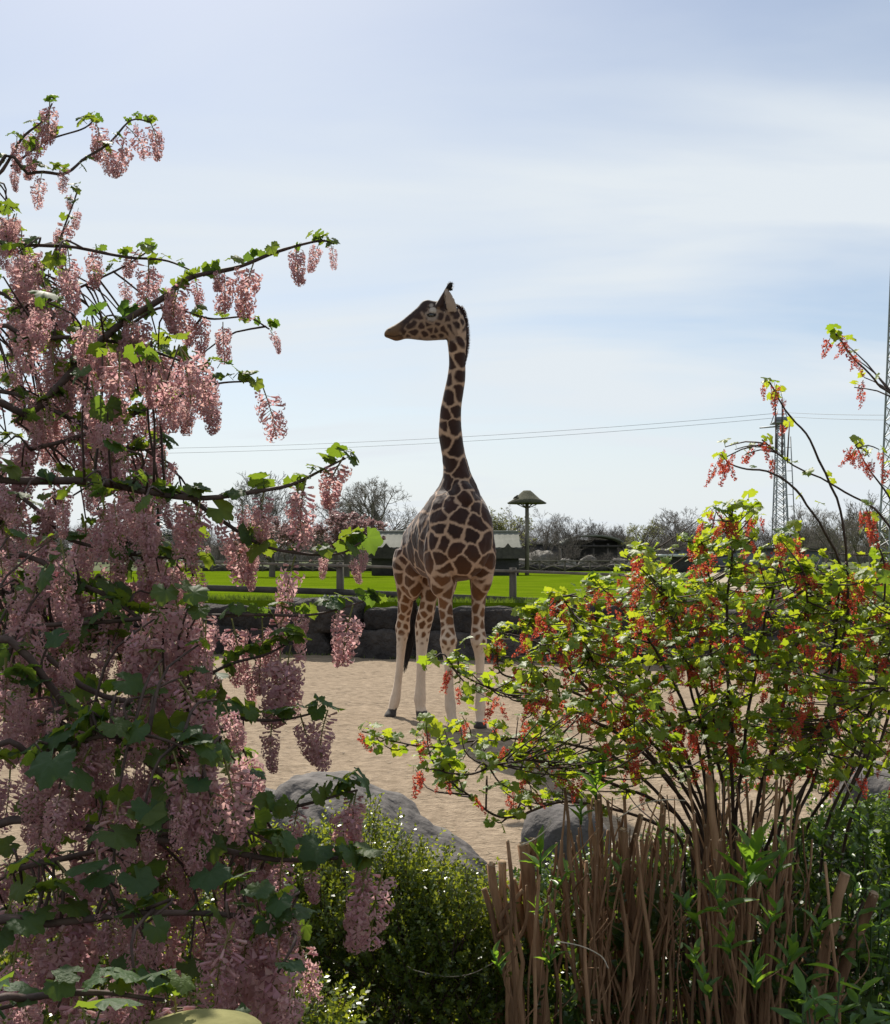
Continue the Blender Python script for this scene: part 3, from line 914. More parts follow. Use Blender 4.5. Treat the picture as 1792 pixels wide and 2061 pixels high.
# ------------------------------------------------------------------ litter on the sand, grass at the lawn's edges
rg_ = np.random.RandomState(31)
LV, LQ = [], []
for k in range(3800):
    y = 4.9 + 14.5 * rg_.rand() ** 1.3; x = rg_.uniform(-0.5, 0.5) * y * 0.95
    a_ = rg_.normal(0, .5); s_ = rg_.uniform(.012, .05)
    c = np.array([x, y, float(sand_z(np.array([x]), np.array([y]))[0]) + .006])
    u_ = np.array([math.cos(a_), math.sin(a_), rg_.normal(0, .12)]) * s_; v_ = np.array([-math.sin(a_), math.cos(a_), 0]) * rg_.uniform(.003, .009)
    n_ = len(LV); LV += [c - u_, c + v_, c + u_, c - v_]; LQ.append((n_, n_ + 1, n_ + 2, n_ + 3))
M['hay'] = leaf_mat('hay_scraps', [(0.16, 0.11, 0.07), (0.42, 0.33, 0.21), (0.09, 0.06, 0.045), (0.50, 0.40, 0.26)], [(0.3, 0.22, 0.12), (0.3, 0.22, 0.12)], fac=0.1, rough=0.8)
o = link('hay_scraps', mesh_np('hay_scraps', np.array(LV), [np.array(LQ)]), M['hay']); o['kind'] = 'stuff'; o['label'] = 'scraps of hay and dark crumbs scattered over the sand'
LV, LQ = [], []
M['tuft'] = leaf_mat('rough_grass', [(0.10, 0.16, 0.012), (0.14, 0.20, 0.016), (0.15, 0.19, 0.03)], [(0.16, 0.25, 0.015), (0.20, 0.28, 0.03)], fac=0.3)
def blade(x, y, z, h, w):
    n_ = len(LV); lx = rg_.normal(0, .35) * h; ly = rg_.normal(0, .3) * h
    LV.extend([(x - w, y, z), (x + w, y, z), (x + lx, y + ly, z + h)]); LQ.append((n_, n_ + 1, n_ + 2))
for k in range(7000):
    x = rg_.uniform(-11, 6); y = float(wall_y(x)) + 0.4 + abs(rg_.normal(0, .35))
    blade(x, y, float(lawn_z(x, y)), rg_.uniform(.04, .13), .008)
for k in range(2200):
    x = rg_.uniform(-11, 6); y = float(wall_y(x)) - 0.02 - abs(rg_.normal(0, .06)); blade(x, y, -.01, rg_.uniform(.02, .10), .008)
o = link('grass_tufts', mesh_np('grass_tufts', np.array(LV), [np.array(LQ)]), M['tuft']); o['kind'] = 'stuff'; o['label'] = 'rough grass blades on the lawn and along the stone wall'

# ------------------------------------------------------------------ giraffe
def z1(u, v, D): return at((1050 + u / 2.757) / 3.1258, (850 + v / 2.757) / 3.1258, D)
def z2(u, v, D): return at((1100 + u / 2.29) / 3.1258, (1450 + v / 2.29) / 3.1258, D)
def z3(u, v, D): return at((1150 + u / 3.584) / 3.1258, (1480 + v / 3.584) / 3.1258, D)
def z4(u, v, D): return at((1150 + u / 5.12) / 3.1258, (850 + v / 5.12) / 3.1258, D)


def loft(rings):
    """rings: list of (n,3) arrays -> closed tube."""
    n = len(rings[0]); m = len(rings)
    V = np.concatenate(rings + [rings[0].mean(0)[None], rings[-1].mean(0)[None]])
    i = np.arange(m - 1)[:, None] * n; j = np.arange(n)[None, :]; k = (j + 1) % n
    Q = np.stack([i + j, i + k, i + n + k, i + n + j], -1).reshape(-1, 4)
    j = np.arange(n); k = (j + 1) % n
    T = np.concatenate([np.stack([k, j, np.full(n, m * n)], 1), np.stack([(m - 1) * n + j, (m - 1) * n + k, np.full(n, m * n + 1)], 1)])
    return V, T, Q


def ell(c, a, b, ra, rb, n=20, pw=2.0):
    t = np.arange(n) * 2 * math.pi / n
    cs, sn = np.cos(t), np.sin(t)
    cs = np.sign(cs) * np.abs(cs) ** (2 / pw); sn = np.sign(sn) * np.abs(sn) ** (2 / pw)
    return np.asarray(c) + ra * cs[:, None] * np.asarray(a) + rb * sn[:, None] * np.asarray(b)


def resamp(rows, n):
    return spline(np.array(rows, float), n)


gb = MB()
EX, EY, EZ = np.eye(3)
# torso along the body axis (chest towards the camera, rump back to the left)
fwd = np.array([0.32, -0.947, 0.0]); sid = np.array([0.947, 0.32, 0.0])
chest0 = np.array([0.235, 11.36, 0.0])
st_ = [(-0.06, 2.00, 0.20, 0.16), (0.0, 2.02, 0.36, 0.26), (0.12, 2.05, 0.46, 0.325), (0.3, 2.07, 0.51, 0.355), (0.55, 2.04, 0.49, 0.365), (0.85, 1.99, 0.43, 0.37),
       (1.1, 1.96, 0.385, 0.35), (1.32, 1.93, 0.36, 0.315), (1.5, 1.90, 0.30, 0.245), (1.6, 1.88, 0.19, 0.15)]
rings = []
for t, zc, hh_, hw2 in resamp(st_, 30):
    c = chest0 - fwd * t; c = c + EZ * zc
    rings.append(ell(c, sid, EZ, hw2, hh_, 28, 2.15))
V_, T_, Q_ = loft(rings); gb.multi(V_, T_, Q_)
# shoulder and haunch masses
def blob(c, r, rot=None, n=14):
    rr = []
    for k in range(n):
        ph = math.pi * (k + 0.5) / n
        rr.append(ell(np.asarray(c) + EZ * r[2] * math.cos(ph), sid, fwd, r[0] * math.sin(ph), r[1] * math.sin(ph), 16))
    V_, T_, Q_ = loft(rr); gb.multi(V_, T_, Q_)
for s in (-1, 1):
    blob(chest0 - fwd * 0.24 + sid * s * 0.235 + EZ * 1.84, (0.135, 0.22, 0.44))
    blob(chest0 - fwd * 1.30 + sid * s * 0.20 + EZ * 1.72, (0.135, 0.24, 0.40))
blob(chest0 - fwd * 0.30 + EZ * 2.42, (0.15, 0.35, 0.22))


def limb(rows, dfac, n=40):
    """rows: u, v, width (sheet units), D"""
    rr = []
    for u, v, w_, D in resamp(rows, n):
        c = z2(u, v, D)
        r_ = w_ / 2 / 2.29 / 3.1258 * D / FPX
        rr.append(ell(c, EX, EY, r_, r_ * dfac, 16))
    V_, T_, Q_ = loft(rr); gb.multi(V_, T_, Q_)


limb([(648, 560, 190, 11.62), (652, 660, 200, 11.6), (655, 760, 184, 11.57), (660, 860, 146, 11.55), (665, 950, 106, 11.53), (672, 1050, 93, 11.52), (682, 1150, 86, 11.51), (689, 1220, 100, 11.49), (692, 1270, 118, 11.47),
      (690, 1330, 90, 11.49), (692, 1400, 66, 11.5), (695, 1500, 57, 11.5), (698, 1620, 57, 11.5), (702, 1690, 68, 11.5), (706, 1740, 74, 11.49), (712, 1795, 62, 11.47), (722, 1845, 70, 11.45), (732, 1880, 92, 11.43), (735, 1903, 96, 11.43)], 1.2)
limb([(935, 560, 170, 11.78), (930, 660, 190, 11.76), (925, 760, 176, 11.74), (918, 860, 146, 11.72), (908, 950, 102, 11.7), (903, 1050, 86, 11.69), (902, 1150, 81, 11.68), (904, 1210, 95, 11.66), (908, 1270, 110, 11.64),
      (912, 1330, 80, 11.66), (915, 1400, 60, 11.67), (917, 1500, 53, 11.68), (918, 1620, 53, 11.68), (918, 1690, 63, 11.67), (919, 1740, 68, 11.66), (919, 1795, 58, 11.64), (920, 1835, 66, 11.62), (919, 1866, 86, 11.6), (918, 1884, 90, 11.6)], 1.2)
limb([(425, 620, 210, 12.6), (400, 700, 210, 12.6), (388, 790, 172, 12.6), (386, 870, 136, 12.62), (386, 960, 110, 12.66), (378, 1050, 92, 12.70), (368, 1120, 84, 12.74), (364, 1180, 98, 12.77), (361, 1230, 76, 12.74), (352, 1320, 57, 12.71), (345, 1420, 50, 12.68),
      (335, 1520, 49, 12.65), (322, 1610, 52, 12.62), (309, 1680, 69, 12.6), (300, 1725, 68, 12.58), (288, 1760, 60, 12.56), (276, 1790, 78, 12.54), (273, 1806, 82, 12.54)], 1.35)
limb([(585, 680, 170, 12.55), (565, 770, 160, 12.52), (556, 860, 126, 12.5), (552, 950, 112, 12.5), (540, 1030, 112, 12.52), (525, 1090, 118, 12.55), (512, 1150, 112, 12.58), (505, 1210, 98, 12.58), (503, 1270, 84, 12.56), (500, 1350, 68, 12.53), (497, 1450, 61, 12.5),
      (492, 1560, 61, 12.47), (488, 1640, 73, 12.45), (487, 1690, 78, 12.44), (490, 1740, 66, 12.42), (502, 1780, 80, 12.40), (514, 1812, 98, 12.38), (515, 1828, 100, 12.38)], 1.25)
# neck
HD = 11.40
nk = [(1030, 1990, 440, 11.86), (1052, 1900, 345, 11.80), (1057, 1800, 262, 11.74), (1042, 1700, 208, 11.69), (1022, 1600, 184, 11.65), (1002, 1500, 178, 11.62), (988, 1400, 180, 11.59), (986, 1300, 168, 11.56), (990, 1200, 160, 11.53), (1004, 1100, 152, 11.51), (1022, 1000, 146, 11.49),
      (1036, 920, 138, 11.47), (1044, 820, 128, 11.45), (1046, 720, 134, 11.43), (1044, 620, 146, 11.41), (1036, 530, 158, 11.40), (1032, 460, 160, 11.40), (1014, 385, 154, 11.40), (992, 320, 120, 11.40)]
rr = []
for u, v, w_, D in resamp(nk, 54):
    c = z1(u, v, D); r_ = 1.05 * w_ / 2 / 2.757 / 3.1258 * D / FPX
    f_ = 1.25 + 0.25 * np.clip((v - 1100) / 800, 0, 1)
    if v < 620: f_ = 1.0
    rr.append(ell(c, EX, EY, r_, r_ * f_, 20))
V_, T_, Q_ = loft(rr); gb.multi(V_, T_, Q_)
# head, profile to the left
hs = [(268, 978, 1018, .012), (285, 950, 1038, .036), (320, 915, 1052, .052), (370, 888, 1070, .060), (430, 858, 1092, .064), (500, 815, 1090, .062), (570, 765, 1068, .058), (650, 702, 1062, .060), (740, 628, 1072, .066), (810, 560, 1082, .074),
      (865, 492, 1090, .082), (910, 462, 1095, .088), (960, 456, 1097, .094), (1020, 472, 1094, .102), (1090, 480, 1090, .104), (1170, 470, 1085, .100), (1250, 490, 1078, .094), (1330, 525, 1050, .086), (1400, 570, 960, .074), (1460, 640, 860, .052)]
rr = []
for u, t_, b_, w_ in resamp(hs, 48):
    c = z4(u, (t_ + b_) / 2, HD); r_ = (b_ - t_) / 2 / 5.12 / 3.1258 * HD / FPX
    n_ = 20
    th = np.arange(n_) * 2 * math.pi / n_
    cs, sn = np.cos(th), np.sin(th)
    wid = w_ * np.where(sn > 0, 1 - 0.28 * sn ** 2, 1 - 0.38 * sn ** 2)   # narrower bridge and jaw
    rr.append(c + (wid * np.sign(cs) * np.abs(cs) ** 0.9)[:, None] * EY + (r_ * sn)[:, None] * EZ)
V_, T_, Q_ = loft(rr); gb.multi(V_, T_, Q_)
ZU = 1 / 5.12 / 3.1258 * HD / FPX      # metres per sheet unit on the head
for s in (-1, 1):
    # horn (ossicone)
    hp = resamp([(1140, 580, 190), (1168, 490, 165), (1208, 400, 128), (1258, 300, 92), (1298, 230, 88), (1318, 185, 70)], 14)
    V_, T_, Q_ = loft([ell(z4(u, v, HD + s * (0.055 + 0.0001 * (560 - v))), EX * 0.86 + EZ * 0.5, EY, w_ / 2 * ZU, w_ / 2 * ZU * 0.85, 12) for u, v, w_ in hp]); gb.multi(V_, T_, Q_)
    # ear
    er = resamp([(1372, 690, 50, .060), (1350, 610, 140, .085), (1328, 520, 158, .10), (1305, 430, 124, .108), (1286, 350, 68, .112), (1276, 298, 10, .112)], 14)
    V_, T_, Q_ = loft([ell(z4(u, v, HD + s * (d_ + 0.012)), EX * 0.97 + EZ * 0.2, EY, w_ / 2 * ZU, 0.013, 12) for u, v, w_, d_ in er]); gb.multi(V_, T_, Q_)
# eye socket bulge
for s in (-1, 1):
    V_, T_, Q_ = loft([ell(z4(1030, 650, HD + s * 0.082) + EZ * 0.036 * math.cos(p_), EX, EY, 0.045 * math.sin(p_), 0.028 * math.sin(p_), 12) for p_ in np.linspace(0.1, 3.04, 9)]); gb.multi(V_, T_, Q_)

tmp = link('giraffe_draft', gb.mesh('giraffe_draft'))
md = tmp.modifiers.new('r', 'REMESH'); md.mode = 'VOXEL'; md.voxel_size = 0.0115; md.use_smooth_shade = True
ms_ = tmp.modifiers.new('s', 'SMOOTH'); ms_.factor = 0.5; ms_.iterations = 2
dg = bpy.context.evaluated_depsgraph_get()
ev = tmp.evaluated_get(dg)
gme = bpy.data.meshes.new_from_object(ev)
bpy.data.objects.remove(tmp)
gme.name = 'body'
GV = np.zeros(len(gme.vertices) * 3, np.float32); gme.vertices.foreach_get('co', GV); GV = GV.reshape(-1, 3).astype(float)
GN = np.zeros(len(gme.vertices) * 3, np.float32); gme.vertices.foreach_get('normal', GN); GN = GN.reshape(-1, 3)
trunk_w = np.clip((GV[:, 2] - 1.35) / 0.3, 0.25, 1) * np.clip((3.2 - GV[:, 2]) / 0.5, 0.3, 1)
mus = 0.016 * fbm(GV * np.array([1, 1, 0.55]), 4.2, 2, 2) + 0.006 * fbm(GV, 13, 7, 2)
GV = GV + GN * (0.007 + (trunk_w * mus)[:, None])
gme.vertices.foreach_set('co', GV.astype(np.float32).ravel())

# --- coat: irregular brown patches with pale lines between, smaller and paler down the legs
PX = 445 + GV[:, 0] * FPX / GV[:, 1]; PY = HY - (GV[:, 2] - CZ) * FPX / GV[:, 1]
U4 = (PX * 3.1258 - 1150) * 5.12; V4 = (PY * 3.1258 - 850) * 5.12


def seed_at(px, py):
    d = (PX - px) ** 2 + (PY - py) ** 2
    c = np.where(d < 9)[0]
    if not len(c): c = np.array([d.argmin()])
    return GV[c[GV[c, 1].argmin()]]


S = []
for u, v in ((1110, 80), (950, 140), (900, 340), (1095, 320), (1030, 455), (1235, 350), (1345, 400), (950, 610), (1250, 560), (1195, 715), (820, 800), (965, 880), (1190, 920), (1345, 820), (1350, 1000), (765, 950), (1075, 1030),
             (865, 1110), (1270, 1130), (750, 600), (690, 740), (765, 470), (775, 290), (650, 340), (490, 530), (590, 510), (612, 640), (495, 715), (610, 780), (455, 880), (575, 890), (530, 1000), (655, 985), (385, 900), (375, 1010),
             (435, 1100), (325, 1060), (335, 1180), (410, 1220), (325, 830), (375, 720), (850, 1220), (1275, 1260), (830, 1350), (1225, 1380), (1330, 1290), (900, 1360), (435, 620), (540, 400), (850, 130), (1215, 250)):
    S.append(seed_at((1150 + u / 3.584) / 3.1258, (1480 + v / 3.584) / 3.1258))
for u, v in ((1000, 640), (1075, 620), (1060, 765), (985, 800), (1062, 915), (985, 930), (1062, 1065), (968, 1095), (1035, 1215), (945, 1250), (1028, 1340), (930, 1450), (1045, 1550), (985, 1660), (1105, 1720), (925, 1350)):
    S.append(seed_at((1050 + u / 2.757) / 3.1258, (850 + v / 2.757) / 3.1258))
S = [np.asarray(s) for s in S]


def patch_r(P):
    z = P[2]
    if z > 4.05: return 0.062
    if z > 2.75: return 0.20
    if z > 1.72: return 0.24
    if z > 1.45: return 0.12 + 0.12 * (z - 1.45) / 0.27
    return 0.056 + 0.055 * max(0.0, (z - 0.85) / 0.6)


prg = np.random.RandomState(17)
SA = np.array(S); SR = np.array([patch_r(s) for s in S])

order = prg.permutation(len(GV))[:16000]
acc, accr = list(SA), list(SR)
accA = np.zeros((3000, 3)); accR = np.zeros(3000); na = len(acc)
accA[:na] = SA; accR[:na] = SR
for k in order:
    p = GV[k]
    if p[2] < 0.62: continue
    r_ = patch_r(p)
    d = np.linalg.norm((accA[:na] - p) * np.array([1, 1, 0.8 if p[2] > 2.7 and p[2] < 4.05 else 1.0]), axis=1)
    if (d > np.maximum(r_, accR[:na] * 0.9) * 1.0).all() and na < 2999:
        accA[na] = p; accR[na] = r_; na += 1
SD_ = accA[:na]
jit = 0.022 * np.stack([fbm(GV, 9.0, 1, 2), fbm(GV, 9.0, 4, 2), fbm(GV, 9.0, 8, 2)], 1) + 0.006 * np.stack([fbm(GV, 34.0, 1, 2), fbm(GV, 34.0, 4, 2), fbm(GV, 34.0, 8, 2)], 1)
Gj = GV + jit * np.clip(GV[:, 2:3] - 0.6, 0.35, 1)
d1 = np.full(len(GV), 9.0); d2 = np.full(len(GV), 9.0); w1 = np.zeros(len(GV), int)
neckm = ((GV[:, 2] > 2.75) & (GV[:, 2] < 4.05))
for s in range(na):
    q = Gj - SD_[s]
    sc = np.where(neckm, 0.72, 1.0)
    d = np.sqrt(q[:, 0] ** 2 + q[:, 1] ** 2 + (q[:, 2] * sc) ** 2)
    b = d < d1
    d2 = np.where(b, d1, np.minimum(d2, d)); w1 = np.where(b, s, w1); d1 = np.where(b, d, d1)
edge = (d2 - d1) / 2
hw_line = np.interp(GV[:, 2], [0.7, 1.0, 1.4, 1.7, 2.5, 3.6, 4.0, 4.4], [0.03, 0.014, 0.0125, 0.0115, 0.0100, 0.0095, 0.011, 0.009])
hw_line = hw_line * (1 + 0.45 * fbm(GV, 5.0, 6, 2))
patch = np.clip((edge - hw_line) / 0.009 + 0.5, 0, 1)
# pale below: shins, belly, inner legs
legfade = np.clip((GV[:, 2] - 0.70 + 0.10 * fbm(GV, 6, 3)) / 0.20, 0, 1)
patch *= legfade
cellr = prg.rand(na)[w1]
local = (GV - chest0) @ np.stack([sid, fwd, EZ], 1)
belly = np.clip((1.66 - GV[:, 2]) / 0.06, 0, 1) * (np.abs(local[:, 0]) < 0.16) * (GV[:, 2] > 1.5) * (local[:, 1] < -0.42) * (local[:, 1] > -1.1)
patch *= 1 - 0.9 * belly
dark = np.array([0.040, 0.0150, 0.011]); mid = np.array([0.17, 0.068, 0.022]); pale = np.array([0.50, 0.335, 0.235]); shin_bounce = np.array([0.72, 0.56, 0.42])
lo = np.clip((1.95 - GV[:, 2]) / 0.55, 0, 1)[:, None]
pc = dark * (1 - lo) + mid * lo
pc = pc * (0.8 + 0.5 * cellr[:, None])
pc = pc * (0.85 + 0.3 * np.clip(edge / 0.06, 0, 1)[:, None] * 0 + 0.12 * fbm(GV, 14, 2)[:, None])
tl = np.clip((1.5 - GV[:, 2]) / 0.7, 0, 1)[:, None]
bc = pale * (1 - tl) + shin_bounce * tl  # lower-leg cream, brightened to paint in light bounced off the sand
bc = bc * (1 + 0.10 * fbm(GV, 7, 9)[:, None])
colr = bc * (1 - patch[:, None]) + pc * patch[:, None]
# knees a little darker
# head
hd = (GV[:, 2] > 4.0) & (U4 < 1440) & (V4 < 1130)
topl = np.interp(U4, [270, 350, 520, 680, 830, 880, 950, 1050, 1250, 1400], [980, 900, 800, 680, 550, 480, 455, 478, 490, 570])
botl = np.interp(U4, [270, 350, 430, 560, 700, 900, 1100, 1250, 1400], [1000, 1060, 1092, 1065, 1065, 1095, 1085, 1070, 960])


def hmix(w_, c):
    global colr
    w_ = (np.clip(w_, 0, 1) * hd)[:, None]
    colr = colr * (1 - w_) + np.asarray(c) * w_


nz = 30 * fbm(GV, 22, 5, 2)
hmix(0.45 * np.ones(len(GV)), (0.062, 0.034, 0.027))
hmix((topl + 150 + nz * 2 - V4) / 60, (0.042, 0.022, 0.018))           # bridge and forehead
hmix((560 + nz * 2 - U4) / 120, (0.15, 0.082, 0.045))                  # muzzle
hmix((430 + nz * 2 - U4) / 120 * 0.6, (0.22, 0.125, 0.055))
hmix((V4 - (botl - 42) + nz) / 30 * (U4 > 560) * (U4 < 1240) * 0.8, (0.27, 0.21, 0.18))     # jaw edge
de = np.hypot((U4 - 1022), (V4 - 690) * 1.25)
hmix((112 - de + nz) / 25 * 0.85, (0.34, 0.265, 0.225))                          # pale eye ring
hmix((1 - np.hypot((U4 - 1042) / 66, (V4 - 612) / 52)) * 5, (0.50, 0.42, 0.36))
hmix((1 - np.hypot((U4 - 1020) / 82, (V4 - 690) / 40)) * 6, (0.012, 0.008, 0.008))
hmix((1 - np.hypot((U4 - 1015) / 40, (V4 - 535) / 40)) * 3 * 0.7, (0.40, 0.34, 0.30))
hmix((1 - np.hypot((U4 - 330) / 34, (V4 - 925) / 14)) * 5, (0.02, 0.012, 0.01))     # nostril
hmix((14 - np.abs(V4 - np.interp(U4, [270, 420, 600], [1015, 1035, 1000]))) / 8 * (U4 < 590) * 0.7, (0.03, 0.018, 0.014))   # mouth line
hmix((V4 < np.interp(U4, [1050, 1240, 1400], [470, 560, 520])) * (U4 > 1090) * 1.0, (0.045, 0.022, 0.018))   # horns
ear_ = (GV[:, 2] > 4.0) & (np.abs(GV[:, 1] - HD) > 0.093) & (U4 > 1225) & (V4 < 640) & (V4 > 270)
colr[ear_] = np.array([0.40, 0.30, 0.24]) * (1 + 0.1 * fbm(GV[ear_], 20, 4)[:, None])
fur_back = (GV[:, 2] > 4.0) & (V4 < 330) & ~ear_
colr[fur_back] = (0.012, 0.010, 0.012)
# hooves
colr = np.where((GV[:, 2] < 0.085 + 0.0 * GV[:, 2])[:, None], np.array([0.06, 0.05, 0.045]), colr)
colr = np.clip(colr * 0.76, 0.003, 0.9)
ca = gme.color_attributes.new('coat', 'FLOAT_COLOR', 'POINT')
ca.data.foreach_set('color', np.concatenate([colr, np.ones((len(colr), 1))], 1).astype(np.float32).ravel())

m, N, L = new_mat('giraffe_coat')
at_ = N.new('ShaderNodeVertexColor'); at_.layer_name = 'coat'
p = N.new('ShaderNodeBsdfPrincipled'); p.inputs['Roughness'].default_value = 0.68; p.inputs['Specular IOR Level'].default_value = 0.22
p.inputs['Sheen Weight'].default_value = 0.12; p.inputs['Sheen Roughness'].default_value = 0.4
t = N.new('ShaderNodeTexCoord')
mpn = N.new('ShaderNodeMapping'); mpn.inputs['Scale'].default_value = (60, 60, 22); L.new(t.outputs['Object'], mpn.inputs['Vector'])
no = N.new('ShaderNodeTexNoise'); no.inputs['Scale'].default_value = 1.0; no.inputs['Detail'].default_value = 4; L.new(mpn.outputs[0], no.inputs['Vector'])
mr = N.new('ShaderNodeMapRange'); mr.inputs['To Min'].default_value = 0.82; mr.inputs['To Max'].default_value = 1.18; L.new(no.outputs['Fac'], mr.inputs['Value'])
hs_ = N.new('ShaderNodeHueSaturation'); L.new(at_.outputs['Color'], hs_.inputs['Color']); L.new(mr.outputs[0], hs_.inputs['Value'])
L.new(hs_.outputs[0], p.inputs['Base Color'])
bu = N.new('ShaderNodeBump'); bu.inputs['Strength'].default_value = 0.35; bu.inputs['Distance'].default_value = 0.006; L.new(no.outputs['Fac'], bu.inputs['Height']); L.new(bu.outputs[0], p.inputs['Normal'])
o = N.new('ShaderNodeOutputMaterial'); L.new(p.outputs[0], o.inputs['Surface'])
M['coat'] = m
M['hair'] = surf_mat('dark_hair', (0.012, 0.010, 0.012), (0.03, 0.022, 0.022), scale=30, rough=0.5, bump=0)
M['mane'] = surf_mat('mane_hair', (0.055, 0.026, 0.026), (0.11, 0.055, 0.05), scale=20, rough=0.6, bump=0)
M['eye'] = surf_mat('eye', (0.008, 0.006, 0.006), (0.015, 0.01, 0.01), scale=5, rough=0.08, bump=0, spec=0.8)

gir = thing('giraffe', 'tall giraffe facing the camera with its head turned left, standing on the sand', 'giraffe', (0.05, 12.0, 0.0))
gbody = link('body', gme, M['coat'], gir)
shade_smooth(gme)
hr = random.Random(12)


def strand(mb, p, d, ln, w_, droop=0.0, seg=3):
    d = np.asarray(d, float); d /= np.linalg.norm(d)
    pts = [np.asarray(p, float)]
    for k in range(seg):
        pts.append(pts[-1] + d * ln / seg); d = d + np.array([0, 0, -droop]); d /= np.linalg.norm(d)
    mb.tube(pts, np.linspace(w_, w_ * 0.15, seg + 1), 3, caps=False)


mb = MB()
crest = resamp([(1395, 540), (1450, 575), (1500, 640), (1535, 740), (1558, 860), (1572, 1000), (1570, 1150), (1560, 1300), (1542, 1430), (1525, 1540)], 230)
for k, (u, v) in enumerate(crest):
    f_ = k / 229
    for _ in range(4):
        p_ = z4(u - 14, v, HD + 0.02 * f_ + hr.gauss(0, 0.014))
        ln = (0.050 if f_ > 0.12 else 0.036) * (1 - 0.55 * max(0, f_ - 0.7) / 0.3) * hr.uniform(0.8, 1.15)
        strand(mb, p_, (0.9, hr.gauss(0, 0.12), (0.55 - 0.45 * f_) + hr.gauss(0, 0.12)), ln, 0.004, 0.0, 2)
mb.obj('mane', M['mane'], gir, smooth=True)
for s in (-1, 1):
    mb = MB()
    for _ in range(120):
        u, v = hr.gauss(1316, 20), hr.uniform(180, 300)
        p_ = z4(u, v, HD + s * 0.085 + hr.gauss(0, 0.018))
        strand(mb, p_, (hr.gauss(0.35, 0.4), hr.gauss(0, 0.5), hr.gauss(0.5, 0.4)), hr.uniform(0.012, 0.026), 0.004, 0, 2)
    mb.obj('horn_tuft', M['hair'], gir)
    mb = MB()
    V_, T_, Q_ = loft([ell(z4(1016, 690, HD + s * 0.103) + EZ * 0.021 * math.cos(p_), EX, EY, 0.030 * math.sin(p_), 0.012 * math.sin(p_), 12) for p_ in np.linspace(0.05, 3.09, 9)])
    mb.multi(V_, T_, Q_); mb.obj('eye', M['eye'], gir, smooth=True)
    mb = MB()
    for k in range(14):
        u = 950 + k * 11
        strand(mb, z4(u, 668 + 0.0014 * (u - 1020) ** 2, HD + s * 0.108), (-0.5, s * 0.6, -0.35), 0.024, 0.0022, 0.1, 2)
    mb.obj('eyelash', M['hair'], gir)
# tail
tl_ = resamp([(475, 690, 13.02), (462, 800, 13.05), (452, 900, 13.05), (446, 990, 13.02)], 12)
mb = MB(); mb.tube([z2(u, v, D) for u, v, D in tl_], np.linspace(0.045, 0.022, 12), 8)
tail = mb.obj('tail', M['hair'], gir, smooth=True)
mb = MB()
for _ in range(420):
    u0 = hr.gauss(443, 9); v0 = hr.uniform(985, 1090)
    end_v = hr.choice([hr.uniform(1230, 1340), hr.uniform(1300, 1400), hr.uniform(1400, 1500)])
    a_ = z2(u0, v0, 13.0 + hr.gauss(0, 0.02)); mid_ = z2(hr.gauss(436, 13), 0.5 * (v0 + end_v) - 20, 12.98 + hr.gauss(0, 0.02))
    b_ = z2(hr.gauss(395 - (end_v - 1300) * 0.12, 9), end_v, 12.95 + hr.gauss(0, 0.02))
    mb.tube(spline([a_, mid_, b_], 6), np.linspace(0.005, 0.0012, 6), 3, caps=False)
o = mb.obj('tail_tuft', M['hair'], tail)

# ------------------------------------------------------------------ leaf and flower meshes
def lobed_leaf(seed, petiole=0.45):
    r_ = random.Random(seed)
    n = 34
    th = np.linspace(-158, 158, n)
    ab = np.abs(th)
    rad = 0.42 + 0.19 * np.exp(-(th / 22) ** 2) + 0.15 * np.exp(-((ab - 58) / 20) ** 2) + 0.09 * np.exp(-((ab - 110) / 22) ** 2)
    rad = rad * (1 + 0.04 * np.where(np.arange(n) % 2, 1, -1)) * (1 + 0.03 * np.array([r_.gauss(0, 1) for _ in range(n)]))
    t = np.radians(th)
    u, v = np.sin(t) * rad, np.cos(t) * rad
    bend = r_.uniform(0.35, 0.75); cup = r_.uniform(-0.25, 0.35); tw = r_.uniform(-0.3, 0.3)

    def zz_(u, v):
        rr2 = u * u + v * v
        a_ = np.degrees(np.arctan2(np.abs(u), v))
        vein = 0.040 * np.cos(np.radians(a_) * 6.4) * np.sqrt(rr2)
        return -bend * np.maximum(v, 0) ** 2 + cup * u * u - 0.25 * np.abs(u) ** 1.5 * bend + vein + tw * u * v
    V = [(0, 0, 0)]
    for f in (0.33, 0.68, 1.0):
        uu, vv = u * f, v * f
        w = zz_(uu, vv) + (0.03 * np.array([r_.gauss(0, 1) for _ in range(n)]) if f == 1.0 else 0)
        V += list(zip(uu, vv, w))
    V = np.array(V)
    F = [(0, 1 + i, 2 + i) for i in range(n - 1)]
    F = [(a_, c_, b_) for a_, b_, c_ in F]
    Q = []
    for ring in (0, 1):
        o1, o2 = 1 + ring * n, 1 + (ring + 1) * n
        for i in range(n - 1): Q.append((o1 + i, o1 + i + 1, o2 + i + 1, o2 + i))
    # droop of the whole blade, then set it on its stalk
    pit = math.radians(r_.uniform(-55, -10))
    c, s = math.cos(pit), math.sin(pit)
    P = V.copy(); P[:, 1] = V[:, 1] * c - V[:, 2] * s; P[:, 2] = V[:, 1] * s + V[:, 2] * c
    tip = np.array([0, petiole * 0.8, petiole * 0.55]); P = P + tip
    mb = MB(); mb.multi(P, F, Q)
    mb.tube([(0, 0, 0), (0, petiole * 0.45, petiole * 0.36), tip], [0.022, 0.016, 0.014], 4, caps=False)
    return mb


